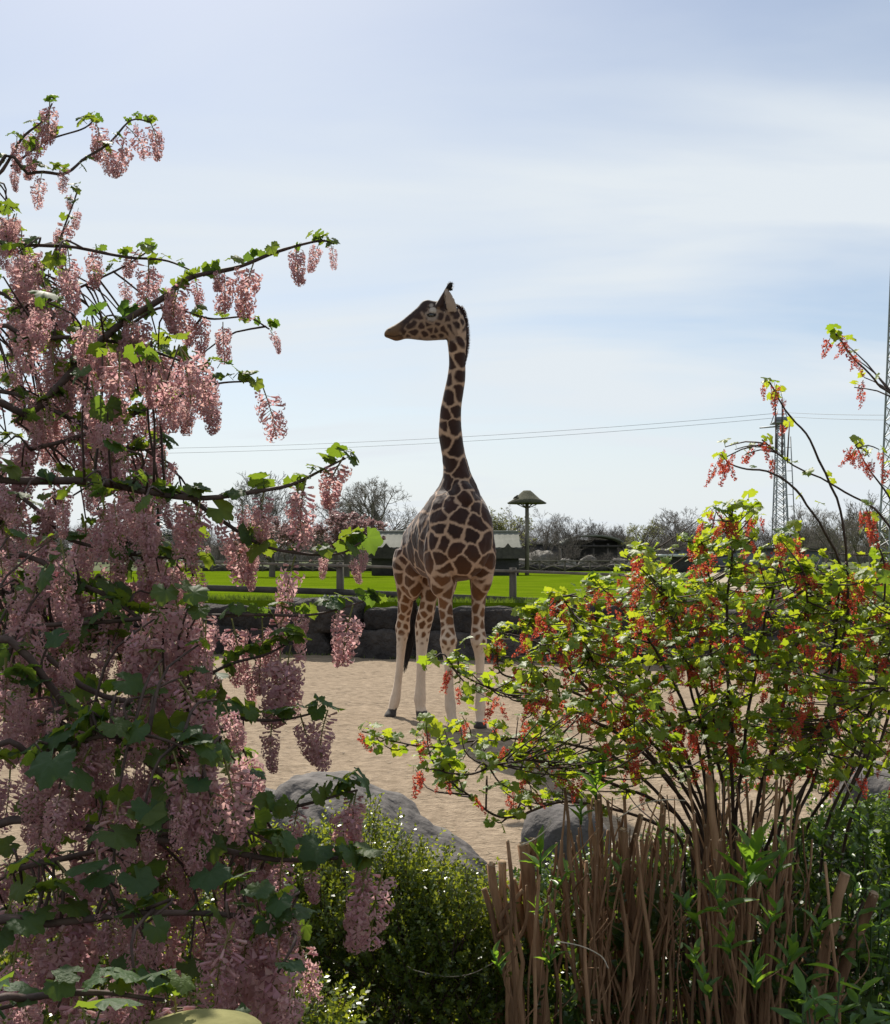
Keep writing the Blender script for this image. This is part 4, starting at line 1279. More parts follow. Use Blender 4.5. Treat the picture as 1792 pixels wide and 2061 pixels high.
def lance_leaf(seed):
    r_ = random.Random(seed)
    n = 9
    t = np.linspace(0, 1, n)
    w = 0.15 * np.sin(np.pi * np.clip(t, 0.0, 1) ** 0.75) ** 0.9 + 0.004
    bend = r_.uniform(-0.1, 0.5); fold = r_.uniform(0.2, 0.7)
    V = []
    for i in range(n):
        z = 0.12 * t[i] - bend * t[i] ** 2 * 0.6
        wv = 0.012 * math.sin(i * 2.3 + seed)
        V += [(-w[i], t[i], z + w[i] * fold + wv), (0, t[i], z), (w[i], t[i], z + w[i] * fold - wv)]
    Q = []
    for i in range(n - 1):
        b = i * 3
        Q += [(b, b + 1, b + 4, b + 3), (b + 1, b + 2, b + 5, b + 4)]
    mb = MB(); mb.add(V, Q)
    return mb


def raceme(seed, length=1.0, nfl=34, width=0.23, petal=0.10, opened=1.0, taper=0.55, upper_gap=0.12, spent=0.0, fat=1.0):
    """Hanging flower cluster; origin at its stalk, hanging down -Z. Returns petals mesh builder and stalk builder."""
    r_ = random.Random(seed)
    pet, stk = MB(), MB()
    bx, by = r_.gauss(0, 0.10), r_.gauss(0, 0.10)
    ax = lambda f: np.array([bx * math.sin(f * 2.4), by * math.sin(f * 2.0), -f * length])
    stk.tube([ax(f) for f in np.linspace(0, 0.97, 8)], np.linspace(0.017, 0.007, 8), 4, caps=False)
    for k in range(nfl):
        f = upper_gap + (1 - upper_gap) * (k + r_.random() * 0.8) / nfl
        az = k * 2.39996 + r_.gauss(0, 0.3)
        o_ = ax(f)
        dn = 0.15 + 0.9 * f ** 1.5 + r_.gauss(0, 0.18)
        d = np.array([math.cos(az), math.sin(az), -dn]); d /= np.linalg.norm(d)
        w_ = width * (1 - taper * f ** 2) * r_.uniform(0.8, 1.15)
        pl = w_ * 0.42
        stk.tube([o_, o_ + d * pl], [0.007, 0.006], 3, caps=False)
        b = o_ + d * pl; e_ = o_ + d * w_
        pet.tube([b, b + (e_ - b) * 0.45, e_], [0.012 * fat, 0.021 * fat, 0.024 * fat], 5, caps=False)
        if (r_.random() > opened and f > 0.5) or f < spent: continue
        A_ = np.cross(d, (0, 0, 1.0)); A_ /= np.linalg.norm(A_) + 1e-9; B_ = np.cross(d, A_)
        ph = r_.uniform(0, 6.28); fl = r_.uniform(0.25, 1.0)
        for q in range(5):
            t = ph + q * 1.2566
            o2 = A_ * math.cos(t) + B_ * math.sin(t); s2 = -A_ * math.sin(t) + B_ * math.cos(t)
            L_ = petal * r_.uniform(0.8, 1.2)
            root = e_ + o2 * 0.02
            midp = root + o2 * L_ * 0.55 + d * L_ * (0.5 - fl * 0.3)
            tipp = root + o2 * L_ * 1.05 + d * L_ * (0.35 - fl)
            pet.add([root, midp + s2 * L_ * 0.33, tipp, midp - s2 * L_ * 0.33], [(0, 1, 2, 3)])
    return pet, stk


def two_mat_mesh(name, a_, b_, ma, mb_):
    Va, Vb = np.concatenate(a_.V), np.concatenate(b_.V)
    V = np.concatenate([Va, Vb]); off = len(Va)
    T = ([np.concatenate(a_.T)] if a_.T else []); Q = ([np.concatenate(a_.Q)] if a_.Q else [])
    Tb = ([np.concatenate(b_.T) + off] if b_.T else []); Qb = ([np.concatenate(b_.Q) + off] if b_.Q else [])
    me = mesh_np(name, V, T + Tb + Q + Qb)
    na_ = [sum(len(x) for x in T), sum(len(x) for x in Tb), sum(len(x) for x in Q), sum(len(x) for x in Qb)]
    idx = np.concatenate([np.zeros(na_[0]), np.ones(na_[1]), np.zeros(na_[2]), np.ones(na_[3])]).astype(np.int32)
    me.materials.append(ma); me.materials.append(mb_)
    me.polygons.foreach_set('material_index', idx)
    return me


class Kit:
    """Variants of one leaf or cluster; each placed piece is an object until the budget is used, the rest is joined."""
    def __init__(self, name, meshes, budget, stuff_name):
        self.name, self.meshes, self.items, self.budget, self.stuff = name, meshes, [], budget, stuff_name

    def put(self, mtx, parent, rank):
        self.items.append((rank, len(self.items), mtx, parent, R.randrange(len(self.meshes))))

    def flush(self, root):
        self.items.sort(key=lambda x: (-x[0], x[1]))
        for rk, _, mtx, par, vi in self.items[:self.budget]:
            o = bpy.data.objects.new(self.name, self.meshes[vi]); COL.objects.link(o)
            o.parent = par
            o.matrix_parent_inverse = root.matrix_basis.inverted() if par is root else (root.matrix_basis.inverted())
            o.matrix_basis = mtx
            if par is not root:
                o.matrix_parent_inverse = Matrix.Identity(4)
                o.matrix_basis = mtx
        rest = self.items[self.budget:]
        if rest:
            Vs, Fs, Ms, n = [], {}, {}, 0
            cache = {}
            for rk, _, mtx, par, vi in rest:
                if vi not in cache:
                    me = self.meshes[vi]
                    v = np.zeros(len(me.vertices) * 3, np.float32); me.vertices.foreach_get('co', v)
                    lt = np.zeros(len(me.polygons), np.int32); me.polygons.foreach_get('loop_total', lt)
                    li = np.zeros(len(me.loops), np.int32); me.loops.foreach_get('vertex_index', li)
                    mi = np.zeros(len(me.polygons), np.int32); me.polygons.foreach_get('material_index', mi)
                    ls = np.concatenate([[0], np.cumsum(lt)[:-1]])
                    cache[vi] = (v.reshape(-1, 3), {q: (np.stack([li[ls[lt == q] + z] for z in range(q)], 1), mi[lt == q]) for q in (3, 4) if (lt == q).any()})
                v, fs = cache[vi]
                A_ = np.array(mtx)
                Vs.append(v @ A_[:3, :3].T + A_[:3, 3])
                for q, (f, mi) in fs.items():
                    Fs.setdefault(q, []).append(f + n); Ms.setdefault(q, []).append(mi)
                n += len(v)
            ks = sorted(Fs)
            me = mesh_np(self.stuff, np.concatenate(Vs), [np.concatenate(Fs[q]) for q in ks])
            for m_ in self.meshes[0].materials: me.materials.append(m_)
            me.polygons.foreach_set('material_index', np.concatenate([np.concatenate(Ms[q]) for q in ks]).astype(np.int32))
            o = link(self.stuff, me, None, root)
            o['kind'] = 'stuff'
            shade_smooth(me)


def leaf_mtx(p, az, size, pitch=0.0, roll=0.0):
    return Matrix.Translation(Vector(p)) @ Matrix.Rotation(az, 4, 'Z') @ Matrix.Rotation(pitch, 4, 'X') @ Matrix.Rotation(roll, 4, 'Y') @ Matrix.Scale(size, 4)


def hang_mtx(p, size, tilt=0.15):
    w = R.uniform(.8, 1.15)
    return Matrix.Translation(Vector(p)) @ Euler((R.gauss(0, tilt), R.gauss(0, tilt), R.uniform(0, 6.28))).to_matrix().to_4x4() @ Matrix.Diagonal((size * w, size * w, size, 1))


def on_screen(p):
    if p[1] < 0.2: return False
    x = 445 + p[0] * FPX / p[1]; y = HY - (p[2] - CZ) * FPX / p[1]
    return -40 < x < 930 and -40 < y < 1070


LEAFS = []
for k in range(7):
    me = lobed_leaf(100 + k).mesh('leaf'); me.materials.append(M['leaf']); shade_smooth(me); LEAFS.append(me)
YOUNG = []
for k in range(7):
    me = lobed_leaf(300 + k, petiole=0.55).mesh('leaf'); me.materials.append(M['leaf_young']); shade_smooth(me); YOUNG.append(me)
PINKS = []
for k in range(14):
    rq = random.Random(900 + k)
    a_, b_ = raceme(500 + k, 1.0, rq.randrange(24, 48), rq.uniform(0.20, 0.29), rq.uniform(0.075, 0.11), 0.97, taper=rq.uniform(0.25, 0.75), upper_gap=rq.uniform(.06, .2), spent=rq.choice((0, 0, .25, .4)))
    PINKS.append(two_mat_mesh('flower_cluster', a_, b_, M['pink'], M['rachis']))
REDS = []
for k in range(6):
    a_, b_ = raceme(700 + k, 1.0, 16, 0.17, 0.10, 0.4, taper=0.65, upper_gap=0.12, fat=1.7)
    REDS.append(two_mat_mesh('flower_cluster', a_, b_, M['red'], M['rachis']))

# ------------------------------------------------------------------ pink flowering currant (left)
pink = thing('flowering_currant', 'large currant shrub covered in hanging pink blossom at the left, nearest the camera', 'shrub', (-1.35, 2.3, 0.25))
kl = Kit('leaf', LEAFS, 300, 'leaf_mass')
kf = Kit('flower_cluster', PINKS, 300, 'blossom_mass')
root_l = np.array([-1.35, 2.3, 0.22])
BR = [  # points on the sheet, depth from - to, radius at the thick end in metres
    ([(-60, 430), (0, 345), (40, 278), (85, 245), (105, 208)], 2.30, 2.35, .007),
    ([(20, 330), (85, 288), (165, 258), (190, 240)], 2.32, 2.40, .005),
    ([(-40, 420), (60, 348), (130, 352), (175, 322), (225, 285), (262, 243), (300, 245)], 2.25, 2.45, .006),
    ([(40, 620), (100, 530), (135, 440), (152, 388)], 2.35, 2.4, .006),
    ([(-80, 900), (60, 830), (150, 745), (250, 650), (330, 595), (390, 555), (480, 535), (560, 510), (640, 487), (672, 492)], 1.95, 2.15, .013),
    ([(-60, 500), (0, 495), (130, 495), (250, 515), (330, 525), (395, 552)], 2.2, 2.2, .008),
    ([(250, 660), (330, 615), (430, 642), (500, 640), (540, 660)], 2.05, 2.25, .006),
    ([(60, 905), (240, 850), (350, 805), (430, 772), (505, 768)], 1.95, 2.05, .008),
    ([(-80, 955), (0, 965), (150, 970), (300, 992), (440, 1005), (560, 985), (640, 950), (695, 925)], 1.75, 1.85, .012),
    ([(240, 985), (350, 985), (430, 1040), (520, 1100), (600, 1112), (680, 1112), (722, 1092)], 1.8, 1.85, .009),
    ([(60, 1260), (250, 1250), (440, 1242), (550, 1238), (650, 1230), (735, 1212)], 1.75, 1.8, .008),
    ([(120, 1450), (330, 1400), (450, 1345), (530, 1320), (585, 1290)], 1.7, 1.72, .007),
    ([(-60, 1330), (200, 1400), (400, 1440), (480, 1447), (560, 1450), (640, 1432)], 1.62, 1.6, .008),
    ([(40, 1750), (300, 1680), (480, 1640), (580, 1625), (680, 1598), (715, 1590)], 1.55, 1.55, .008),
    ([(-80, 1700), (250, 1690), (500, 1722), (620, 1728), (700, 1722), (745, 1742)], 1.45, 1.45, .009),
    ([(-60, 1180), (160, 1180), (300, 1260), (430, 1390)], 1.9, 1.75, .010),
    ([(-80, 1330), (150, 1440), (330, 1560), (430, 1640), (560, 1700)], 1.5, 1.42, .011),
    ([(-80, 680), (60, 620), (200, 560), (300, 500)], 2.2, 2.25, .008),
    ([(-80, 760), (80, 690), (220, 690), (350, 720), (420, 740)], 2.0, 2.05, .009),
    ([(-60, 1560), (80, 1520), (260, 1480), (420, 1520)], 1.45, 1.35, .009),
    ([(-80, 1900), (120, 1850), (330, 1830), (520, 1860), (590, 1880)], 1.25, 1.25, .010),
    ([(-90, 2060), (60, 2010), (200, 1990), (330, 2010)], 1.05, 1.02, .008),
    ([(-60, 1050), (150, 1090), (300, 1120), (400, 1130)], 1.9, 1.9, .008),
    ([(-80, 830), (0, 790), (120, 830), (260, 900), (330, 900)], 2.0, 1.95, .009),
]
rl = random.Random(4)
bsamp = []
bobjs = []
backs = []
for pts, d0, d1, r0 in BR:
    m_ = len(pts)
    P3 = [vw(x, y, d0 + (d1 - d0) * i / (m_ - 1)) for i, (x, y) in enumerate(pts)]
    first = P3[0]
    # carry the branch back to the root, out of the picture
    back = []
    if pts[0][0] < 0:
        back = [root_l + np.array([rl.gauss(0, .06), rl.gauss(0, .06), 0]), root_l * 0.55 + first * 0.45 + np.array([-0.12, 0.05, -0.05 + 0.2 * (first[2] > 1.2)])]
    full = spline(np.array(back + P3), 14 + 4 * m_)
    full += 0.006 * np.stack([vnoise(full, 9, 1), vnoise(full, 9, 2), vnoise(full, 9, 3)], 1)
    rad = np.linspace(r0 * (1.0 if back else .62), 0.0019, len(full)) * 0.8
    rad = np.maximum(rad * (1 + 0.18 * vnoise(full, 40, 5)), 0.0017)
    mb = MB(); mb.tube(full, rad, 7)
    # short side spurs
    o = mb.obj('branch', M['currant_bark'], pink, smooth=True)
    bobjs.append(o)
    backs.append(full[int(len(full) * .3):int(len(full) * .62)] if back else None)
    vis = spline(np.array(P3), 60)
    bsamp.append(vis)
pinv = pink.matrix_basis.inverted()


def spray(p, D, big=1.0, leaves=2, flowers=1, out=0.0, par=None, frac=0.5):
    """One node: a few leaves above, flower clusters hanging below."""
    for _ in range(leaves):
        az = rl.uniform(-2.6, 2.6) if rl.random() < 0.7 else rl.uniform(0, 6.28)
        sz = big * rl.choice((rl.uniform(0.022, 0.036), rl.uniform(0.030, 0.050))) * (0.86 if p[1] > 1.95 else 1.0)
        q = np.asarray(p) + np.array([rl.gauss(0, .006), rl.gauss(0, .006), rl.gauss(0, .003)])
        vis_ = on_screen(q)
        if vis_ or out:
            kl.put(leaf_mtx(q, az, sz, rl.gauss(0.1, 0.38), rl.gauss(0, 0.35)), pink, sz / q[1] + (0.01 if rl.random() < .5 else 0) if vis_ else 0)
    for _ in range(flowers):
        ln = big * rl.choice((rl.uniform(0.035, 0.06), rl.uniform(0.06, 0.09), rl.uniform(.06, .09), rl.uniform(0.085, 0.112)))
        q = np.asarray(p) + np.array([rl.gauss(0, .010), rl.gauss(0, .012), -rl.uniform(0.0, 0.012)])
        vis_ = on_screen(q)
        if vis_ or out:
            kf.put(hang_mtx(q, ln, 0.16), pink, ln / q[1] if vis_ else 0)


for vis in bsamp:
    L_ = np.linalg.norm(np.diff(vis, axis=0), axis=1).sum()
    nn = max(3, int(L_ / 0.045))
    for k in range(nn + 1):
        f = k / nn
        if f < 0.12: continue
        p = vis[min(59, int(f * 59))]
        tip = f > 0.93
        big = 0.75 + 0.25 * (1 - f) if p[1] > 2.1 else 1.0
        spray(p + np.array([0, 0, 0.004]), p[1], big, leaves=4 if tip else rl.choice((2, 2, 3)), flowers=1 if (tip or rl.random() < 0.7) else 0)
for bk in backs:                      # the side of the shrub that the frame cuts off
    if bk is None: continue
    for p in bk[::2]:
        for _ in range(2):
            q = p + np.array([rl.gauss(0, .018), rl.gauss(0, .018), rl.gauss(0, .01)])
            if not on_screen(q): spray(q, q[1], 1.0, leaves=2, flowers=1, out=1.0)
# side twigs that fill the inside of the shrub
poly = [(0, 400), (110, 480), (150, 600), (240, 640), (350, 680), (420, 760), (330, 900), (300, 980), (420, 1010), (470, 1080), (430, 1160), (420, 1280), (370, 1330), (430, 1400), (500, 1500), (540, 1640), (600, 1720), (640, 1800), (600, 1880), (560, 1960), (420, 1940), (330, 2020), (200, 2061), (0, 2061)]


def in_poly(x, y):
    c = False; j = len(poly) - 1
    for i in range(len(poly)):
        xi, yi = poly[i]; xj, yj = poly[j]
        if (yi > y) != (yj > y) and x < (xj - xi) * (y - yi) / (yj - yi) + xi: c = not c
        j = i
    return c


alls = np.concatenate(bsamp)
cnt = 0; tries = 0
twigs = []
while cnt < 350 and tries < 30000:
    tries += 1
    x, y = rl.uniform(-30, 640), rl.uniform(330, 2070)
    if not in_poly(x, y): continue
    # sparser gaps in the lower middle where the bush behind shows
    if y > 1880 and rl.random() < 0.5: continue
    f = (y - 330) / 1700
    D = rl.uniform(2.15 - 0.75 * f, 2.75 - 0.65 * f)
    if rl.random() < 0.12: D = 1.9 - 0.75 * f
    p = vw(x, y, D)
    d = np.linalg.norm(alls - p, axis=1); b = alls[d.argmin()]
    if d.min() > 0.30: continue
    if True:
        midp = (p + b) / 2 + np.array([rl.gauss(0, .015), rl.gauss(0, .015), 0.02])
        twigs.append((b, midp, p))
    spray(p, D, 0.95 + 0.1 * rl.random(), leaves=rl.choice((1, 2, 2)), flowers=rl.choice((1, 1, 1, 2)))
    cnt += 1
for b, m_, p in twigs:
    mb = MB(); mb.tube(spline([b, m_, p], 6), np.linspace(0.0024, 0.0014, 6), 5)
    mb.obj('twig', M['currant_bark'], pink, smooth=True)
# single big leaves low down near the lens
for (x, y, D, sz, az, pi_, ro) in ((10, 1985, .80, .060, 1.8, .3, .2), (190, 2015, .95, .058, -0.4, .2, -.2), (480, 2030, 1.15, .05, 2.6, .3, .3), (130, 1500, 1.3, .058, 2.9, -.2, .1), (345, 1430, 1.4, .056, 0.4, -.3, 0),
                                   (560, 1830, 1.25, .055, -1.2, .5, .1), (200, 1730, 1.25, .05, 2.4, .4, .2), (300, 1740, 1.3, .05, 0.5, .1, 0), (430, 1740, 1.3, .05, 3.2, .2, .2)):
    kl.put(leaf_mtx(vw(x, y, D) - np.array([0, 0, sz * .4]), az, sz, pi_, ro), pink, 9)
kl.flush(pink); kf.flush(pink)

# ------------------------------------------------------------------ red flowering currant (right)
redb = thing('red_flowering_currant', 'currant shrub with yellow-green leaves and small hanging red flowers on the right', 'shrub', (1.25, 3.5, 0.25))
kl2 = Kit('leaf', YOUNG, 300, 'leaf_mass')
kf2 = Kit('flower_cluster', REDS, 300, 'blossom_mass')
rr_ = random.Random(15)


def base_pt(x):
    return np.array([(x * K - 445) * 3.5 / FPX + rr_.gauss(0, .03), 3.5 + rr_.gauss(0, .12), 0.24])


RB = [
    [(1400, 1750), (1330, 1600), (1200, 1510), (1000, 1490), (850, 1500), (730, 1478)],
    [(1420, 1750), (1330, 1620), (1200, 1570), (1050, 1530), (930, 1560), (855, 1548)],
    [(1380, 1740), (1300, 1650), (1150, 1620), (1020, 1640), (940, 1600), (890, 1560)],
    [(1420, 1740), (1340, 1560), (1180, 1440), (1050, 1400), (960, 1370), (905, 1345)],
    [(1430, 1740), (1350, 1540), (1200, 1400), (1100, 1300), (1040, 1275), (1010, 1270)],
    [(1440, 1740), (1380, 1520), (1280, 1350), (1180, 1260), (1100, 1225), (1080, 1240)],
    [(1440, 1740), (1400, 1500), (1330, 1320), (1250, 1220), (1190, 1172)],
    [(1450, 1740), (1420, 1480), (1370, 1280), (1310, 1150), (1285, 1110)],
    [(1460, 1740), (1440, 1480), (1430, 1280), (1430, 1130), (1410, 1085)],
    [(1470, 1740), (1470, 1480), (1465, 1260), (1475, 1100), (1470, 1030)],
    [(1480, 1740), (1500, 1480), (1530, 1300), (1560, 1150), (1590, 1075)],
    [(1500, 1740), (1560, 1500), (1600, 1330), (1620, 1200), (1615, 1150)],
    [(1560, 1740), (1640, 1560), (1690, 1400), (1730, 1290), (1745, 1215)],
    [(1600, 1740), (1700, 1560), (1750, 1440), (1780, 1330), (1810, 1240)],
    [(1420, 1740), (1300, 1500), (1120, 1380), (1010, 1360), (1000, 1290)],
    [(1430, 1740), (1380, 1560), (1290, 1440), (1200, 1330), (1130, 1200)],
    [(1520, 1740), (1540, 1560), (1590, 1420), (1680, 1330), (1700, 1180)],
    [(1480, 1740), (1430, 1580), (1400, 1400), (1350, 1230), (1340, 1190)],
    [(1540, 1740), (1600, 1560), (1660, 1480), (1760, 1400), (1810, 1370)],
    # tall open stems
    [(1580, 1740), (1660, 1500), (1700, 1250), (1706, 1160), (1690, 1030), (1640, 910), (1598, 850), (1562, 800), (1547, 775)],
    [(1580, 1740), (1650, 1500), (1690, 1250), (1690, 1130), (1640, 1035), (1560, 960), (1490, 940), (1450, 920)],
    [(1650, 1740), (1730, 1500), (1790, 1250), (1800, 1100), (1770, 1030), (1690, 985), (1590, 935), (1535, 885)],
    [(1700, 1700), (1800, 1400), (1850, 1000), (1830, 830), (1770, 770), (1715, 720), (1690, 680)],
    [(1660, 1740), (1760, 1500), (1800, 1250), (1815, 1080), (1790, 1010), (1745, 940), (1725, 895)],
    [(1660, 1740), (1740, 1500), (1770, 1300), (1780, 1150), (1760, 1080), (1740, 1020)],
]
rsamp = []
for bi, pts in enumerate(RB):
    tall = bi >= 19
    D0 = 3.45 + rr_.gauss(0, .10); D1 = (3.2 if not tall else 3.0) + rr_.uniform(-.55, .35)
    m_ = len(pts)
    P3 = [vw(x, y, D0 + (D1 - D0) * (i / (m_ - 1)) ** 0.8) for i, (x, y) in enumerate(pts)]
    full = spline(np.array([base_pt(pts[0][0])] + P3), 46)
    full += 0.012 * np.stack([vnoise(full, 6, bi), vnoise(full, 6, bi + 20), vnoise(full, 6, bi + 40)], 1) + 0.004 * np.stack([vnoise(full, 19, bi), vnoise(full, 19, bi + 20), vnoise(full, 19, bi + 40)], 1)
    mb = MB(); mb.tube(full, np.maximum(np.linspace(0.0058 if tall else 0.0075, 0.0017, 46) * (1 + .15 * vnoise(full, 30, 2)), .002), 6)
    mb.obj('stem', M['currant_bark'], redb, smooth=True)
    rsamp.append(full)


def rspray(p, leaves, flowers, sz=1.0):
    for _ in range(leaves):
        s = sz * rr_.choice((rr_.uniform(0.020, 0.034), rr_.uniform(0.026, 0.046)))
        q = np.asarray(p) + np.array([rr_.gauss(0, .008)] * 3)
        if on_screen(q): kl2.put(leaf_mtx(q, rr_.uniform(0, 6.28), s, rr_.gauss(0.35, .5), rr_.gauss(0, .5)), redb, s / q[1])
    for _ in range(flowers):
        s = sz * rr_.uniform(0.045, 0.072)
        q = np.asarray(p) + np.array([rr_.gauss(0, .012), rr_.gauss(0, .012), -.006])
        if on_screen(q): kf2.put(hang_mtx(q, s, 0.35), redb, s / q[1])


for bi, full in enumerate(rsamp):
    tall = bi >= 19
    n_ = len(full)
    for i in range(n_ - 1):
        f = i / (n_ - 1)
        if tall:
            if f > 0.86: rspray(full[i], rr_.choice((0, 1, 1)), 1 if rr_.random() < .4 else 0, .9)
            elif f > 0.62 and rr_.random() < .12: rspray(full[i], 1, 0, .8)
            continue
        if f < 0.34: continue
        rspray(full[i], rr_.choice((0, 0, 1)), 1 if rr_.random() < .02 + .05 * f else 0, .9)
        for _tw in range(1 if rr_.random() < .22 else 0):
            # side twig
            d = full[i + 1] - full[i]; d /= np.linalg.norm(d)
            sd = np.array([rr_.gauss(-0.35, .7), rr_.gauss(-.3, .7), rr_.gauss(0.12, .45)]); sd /= np.linalg.norm(sd)
            nd = d * 0.5 + sd; nd /= np.linalg.norm(nd)
            ln = rr_.uniform(.06, .20) * (1.15 - .75 * f)
            tip = full[i] + nd * ln; midp = full[i] + nd * ln * .5 + np.array([0, 0, rr_.gauss(0.0, .02)])
            tw = spline([full[i], midp, tip], 6)
            mb = MB(); mb.tube(tw, np.linspace(.0032, .0014, 6), 5); mb.obj('twig', M['currant_bark'], redb, smooth=True)
            for k in (1, 2, 3, 4):
                if rr_.random() < .8: rspray(tw[k], 1, 1 if rr_.random() < .015 else 0)
            rspray(tip, rr_.choice((1, 2, 3)), 1 if rr_.random() < .20 else 0)
    if not tall: rspray(full[-1], 3, 2)
    else: rspray(full[-1], 2, 2, .9)
for (x, y) in ((1460, 900), (1480, 905), (1520, 900), (1445, 930), (1500, 915), (1700, 690), (1720, 720), (1740, 760), (1720, 780), (1560, 790), (1575, 800), (1590, 850), (1740, 900), (1770, 905), (1750, 920), (1790, 940)):
    p = vw(x, y, 3.0); rspray(p, 1, 1, .9)
    allr = np.concatenate(rsamp); d = np.linalg.norm(allr - p, axis=1); b = allr[d.argmin()]
    mb = MB(); mb.tube(spline([b, (b + p) / 2 + np.array([0, 0, .01]), p], 5), np.linspace(.0026, .0014, 5), 5); mb.obj('twig', M['currant_bark'], redb, smooth=True)
RPOLY = [(720, 1490), (800, 1450), (880, 1370), (930, 1320), (1010, 1268), (1080, 1225), (1120, 1180), (1200, 1165), (1290, 1108), (1400, 1085), (1440, 1020), (1500, 1015), (1560, 1070), (1620, 1110), (1700, 1150), (1792, 1080), (1820, 1570), (1560, 1570), (1400, 1560), (1200, 1570), (1000, 1650), (880, 1580)]


def inside(P_, x, y):
    c = False; j = len(P_) - 1
    for i in range(len(P_)):
        xi, yi = P_[i]; xj, yj = P_[j]
        if (yi > y) != (yj > y) and x < (xj - xi) * (y - yi) / (yj - yi) + xi: c = not c
        j = i
    return c


allr = np.concatenate([f_[12:] for f_ in rsamp])
cnt = tries = 0
while cnt < 880 and tries < 30000:
    tries += 1
    x, y = rr_.uniform(715, 1820), rr_.uniform(1010, 1650)
    if not inside(RPOLY, x, y): continue
    if x < 1050 and rr_.random() < .6: continue
    if x < 1500 and rr_.random() < .2: continue
    if x < 1030 and y < 1440 and rr_.random() < .85: continue
    p = vw(x, y, rr_.uniform(2.75, 3.9))
    q_ = allr - p; d = np.sqrt((q_ ** 2).sum(1) + 2.0 * np.maximum(q_[:, 2], 0) ** 2)
    if d.min() > 0.40: continue
    b = allr[d.argmin()]
    tw = spline([b, b * .55 + p * .45 + np.array([rr_.gauss(0, .02), rr_.gauss(0, .02), -.012]), p], 8)
    mb = MB(); mb.tube(tw, np.linspace(.0030, .0011, 8), 5); mb.obj('twig', M['currant_bark'], redb, smooth=True)
    for k in range(2, 7):
        if rr_.random() < .5: rspray(tw[k], 1, 0, .9)
    rspray(p, rr_.choice((1, 2, 3)), rr_.choice((0, 0, 0, 1, 1, 2)) if rr_.random() < .85 and y < 1500 or rr_.random() < .5 else 0)
    cnt += 1
kl2.flush(redb); kf2.flush(redb)
# a few bare snapped stems in the thicket
for pts, D in (([(1260, 1330), (1310, 1180), (1385, 1060), (1330, 1060)], 3.4), ([(1330, 1340), (1260, 1300), (1170, 1290), (1110, 1285)], 3.5)):
    pass

# ------------------------------------------------------------------ small-leaved evergreen bushes
def evergreen(name, label, blobs, ntw, seed, mat, leaf=0.012, loc=(0, 0, 0), fill=0.35, twl=(0.07, 0.15)):
    rg = np.random.RandomState(seed)
    t = thing(name, label, 'shrub', loc)
    LV, LQ, n = [], [], 0
    tb = MB()
    vol = np.array([b[1][0] * b[1][1] * b[1][2] for b in blobs]); vol = vol ** 0.67; vol /= vol.sum()
    for k in range(ntw):
        b = blobs[rg.choice(len(blobs), p=vol)]
        d = rg.normal(0, 1, 3); d /= np.linalg.norm(d)
        if d[2] < -0.5: d[2] *= -1
        rr = 1.0 - abs(rg.normal(0, fill))
        if rr < 0.1: rr = 0.6
        p = np.array(b[0]) + d * np.array(b[1]) * rr
        p += 0.03 * np.array([vnoise(p[None], 8, 1)[0], vnoise(p[None], 8, 2)[0], vnoise(p[None], 8, 3)[0]])
        g = d * 0.6 + np.array([0, 0, 0.75]) + rg.normal(0, .35, 3); g /= np.linalg.norm(g)
        ln = rg.uniform(*twl)
        q = p + g * ln + np.array([0, 0, 0])
        if k % 4 == 0: tb.tube([p - g * .06, p + g * ln * .5, q], [.0018, .0014, .0008], 3, caps=False)
        m_ = int(ln / 0.011)
        A_ = np.cross(g, rg.normal(0, 1, 3)); A_ /= np.linalg.norm(A_); B_ = np.cross(g, A_)
        for i in range(m_):
            c = p + g * ln * (i + .5) / m_
            an = i * 1.57
            for s in (0, math.pi):
                o_ = A_ * math.cos(an + s) + B_ * math.sin(an + s)
                dv = o_ * .8 + g * .7 + rg.normal(0, .2, 3); dv /= np.linalg.norm(dv)
                w = np.cross(dv, g) + rg.normal(0, .25, 3); w /= np.linalg.norm(w) + 1e-9
                s_ = leaf * rg.uniform(.75, 1.3) * (1.15 - 0.4 * i / m_)
                LV += [c, c + dv * s_ * .5 + w * s_ * .34, c + dv * s_, c + dv * s_ * .5 - w * s_ * .34]
                LQ.append((n, n + 1, n + 2, n + 3)); n += 4
    o = link('foliage', mesh_np('foliage', np.array(LV), [np.array(LQ)]), mat, t); o['kind'] = 'stuff'
    tb.obj('twig_mass', M['currant_bark'], t, kind='stuff')
    # stems from the ground
    for k in range(9):
        b = blobs[k % len(blobs)]
        tip = np.array(b[0]) + np.array([rg.uniform(-.6, .6), rg.uniform(-.6, .6), .5]) * np.array(b[1])
        root = np.array([loc[0] + rg.normal(0, .05), loc[1] + rg.normal(0, .05), .22])
        mb = MB(); mb.tube(spline([root, (root + tip) / 2 + rg.normal(0, .04, 3), tip], 8), np.linspace(.011, .004, 8), 6); mb.obj('stem', M['currant_bark'], t, smooth=True)
    return t


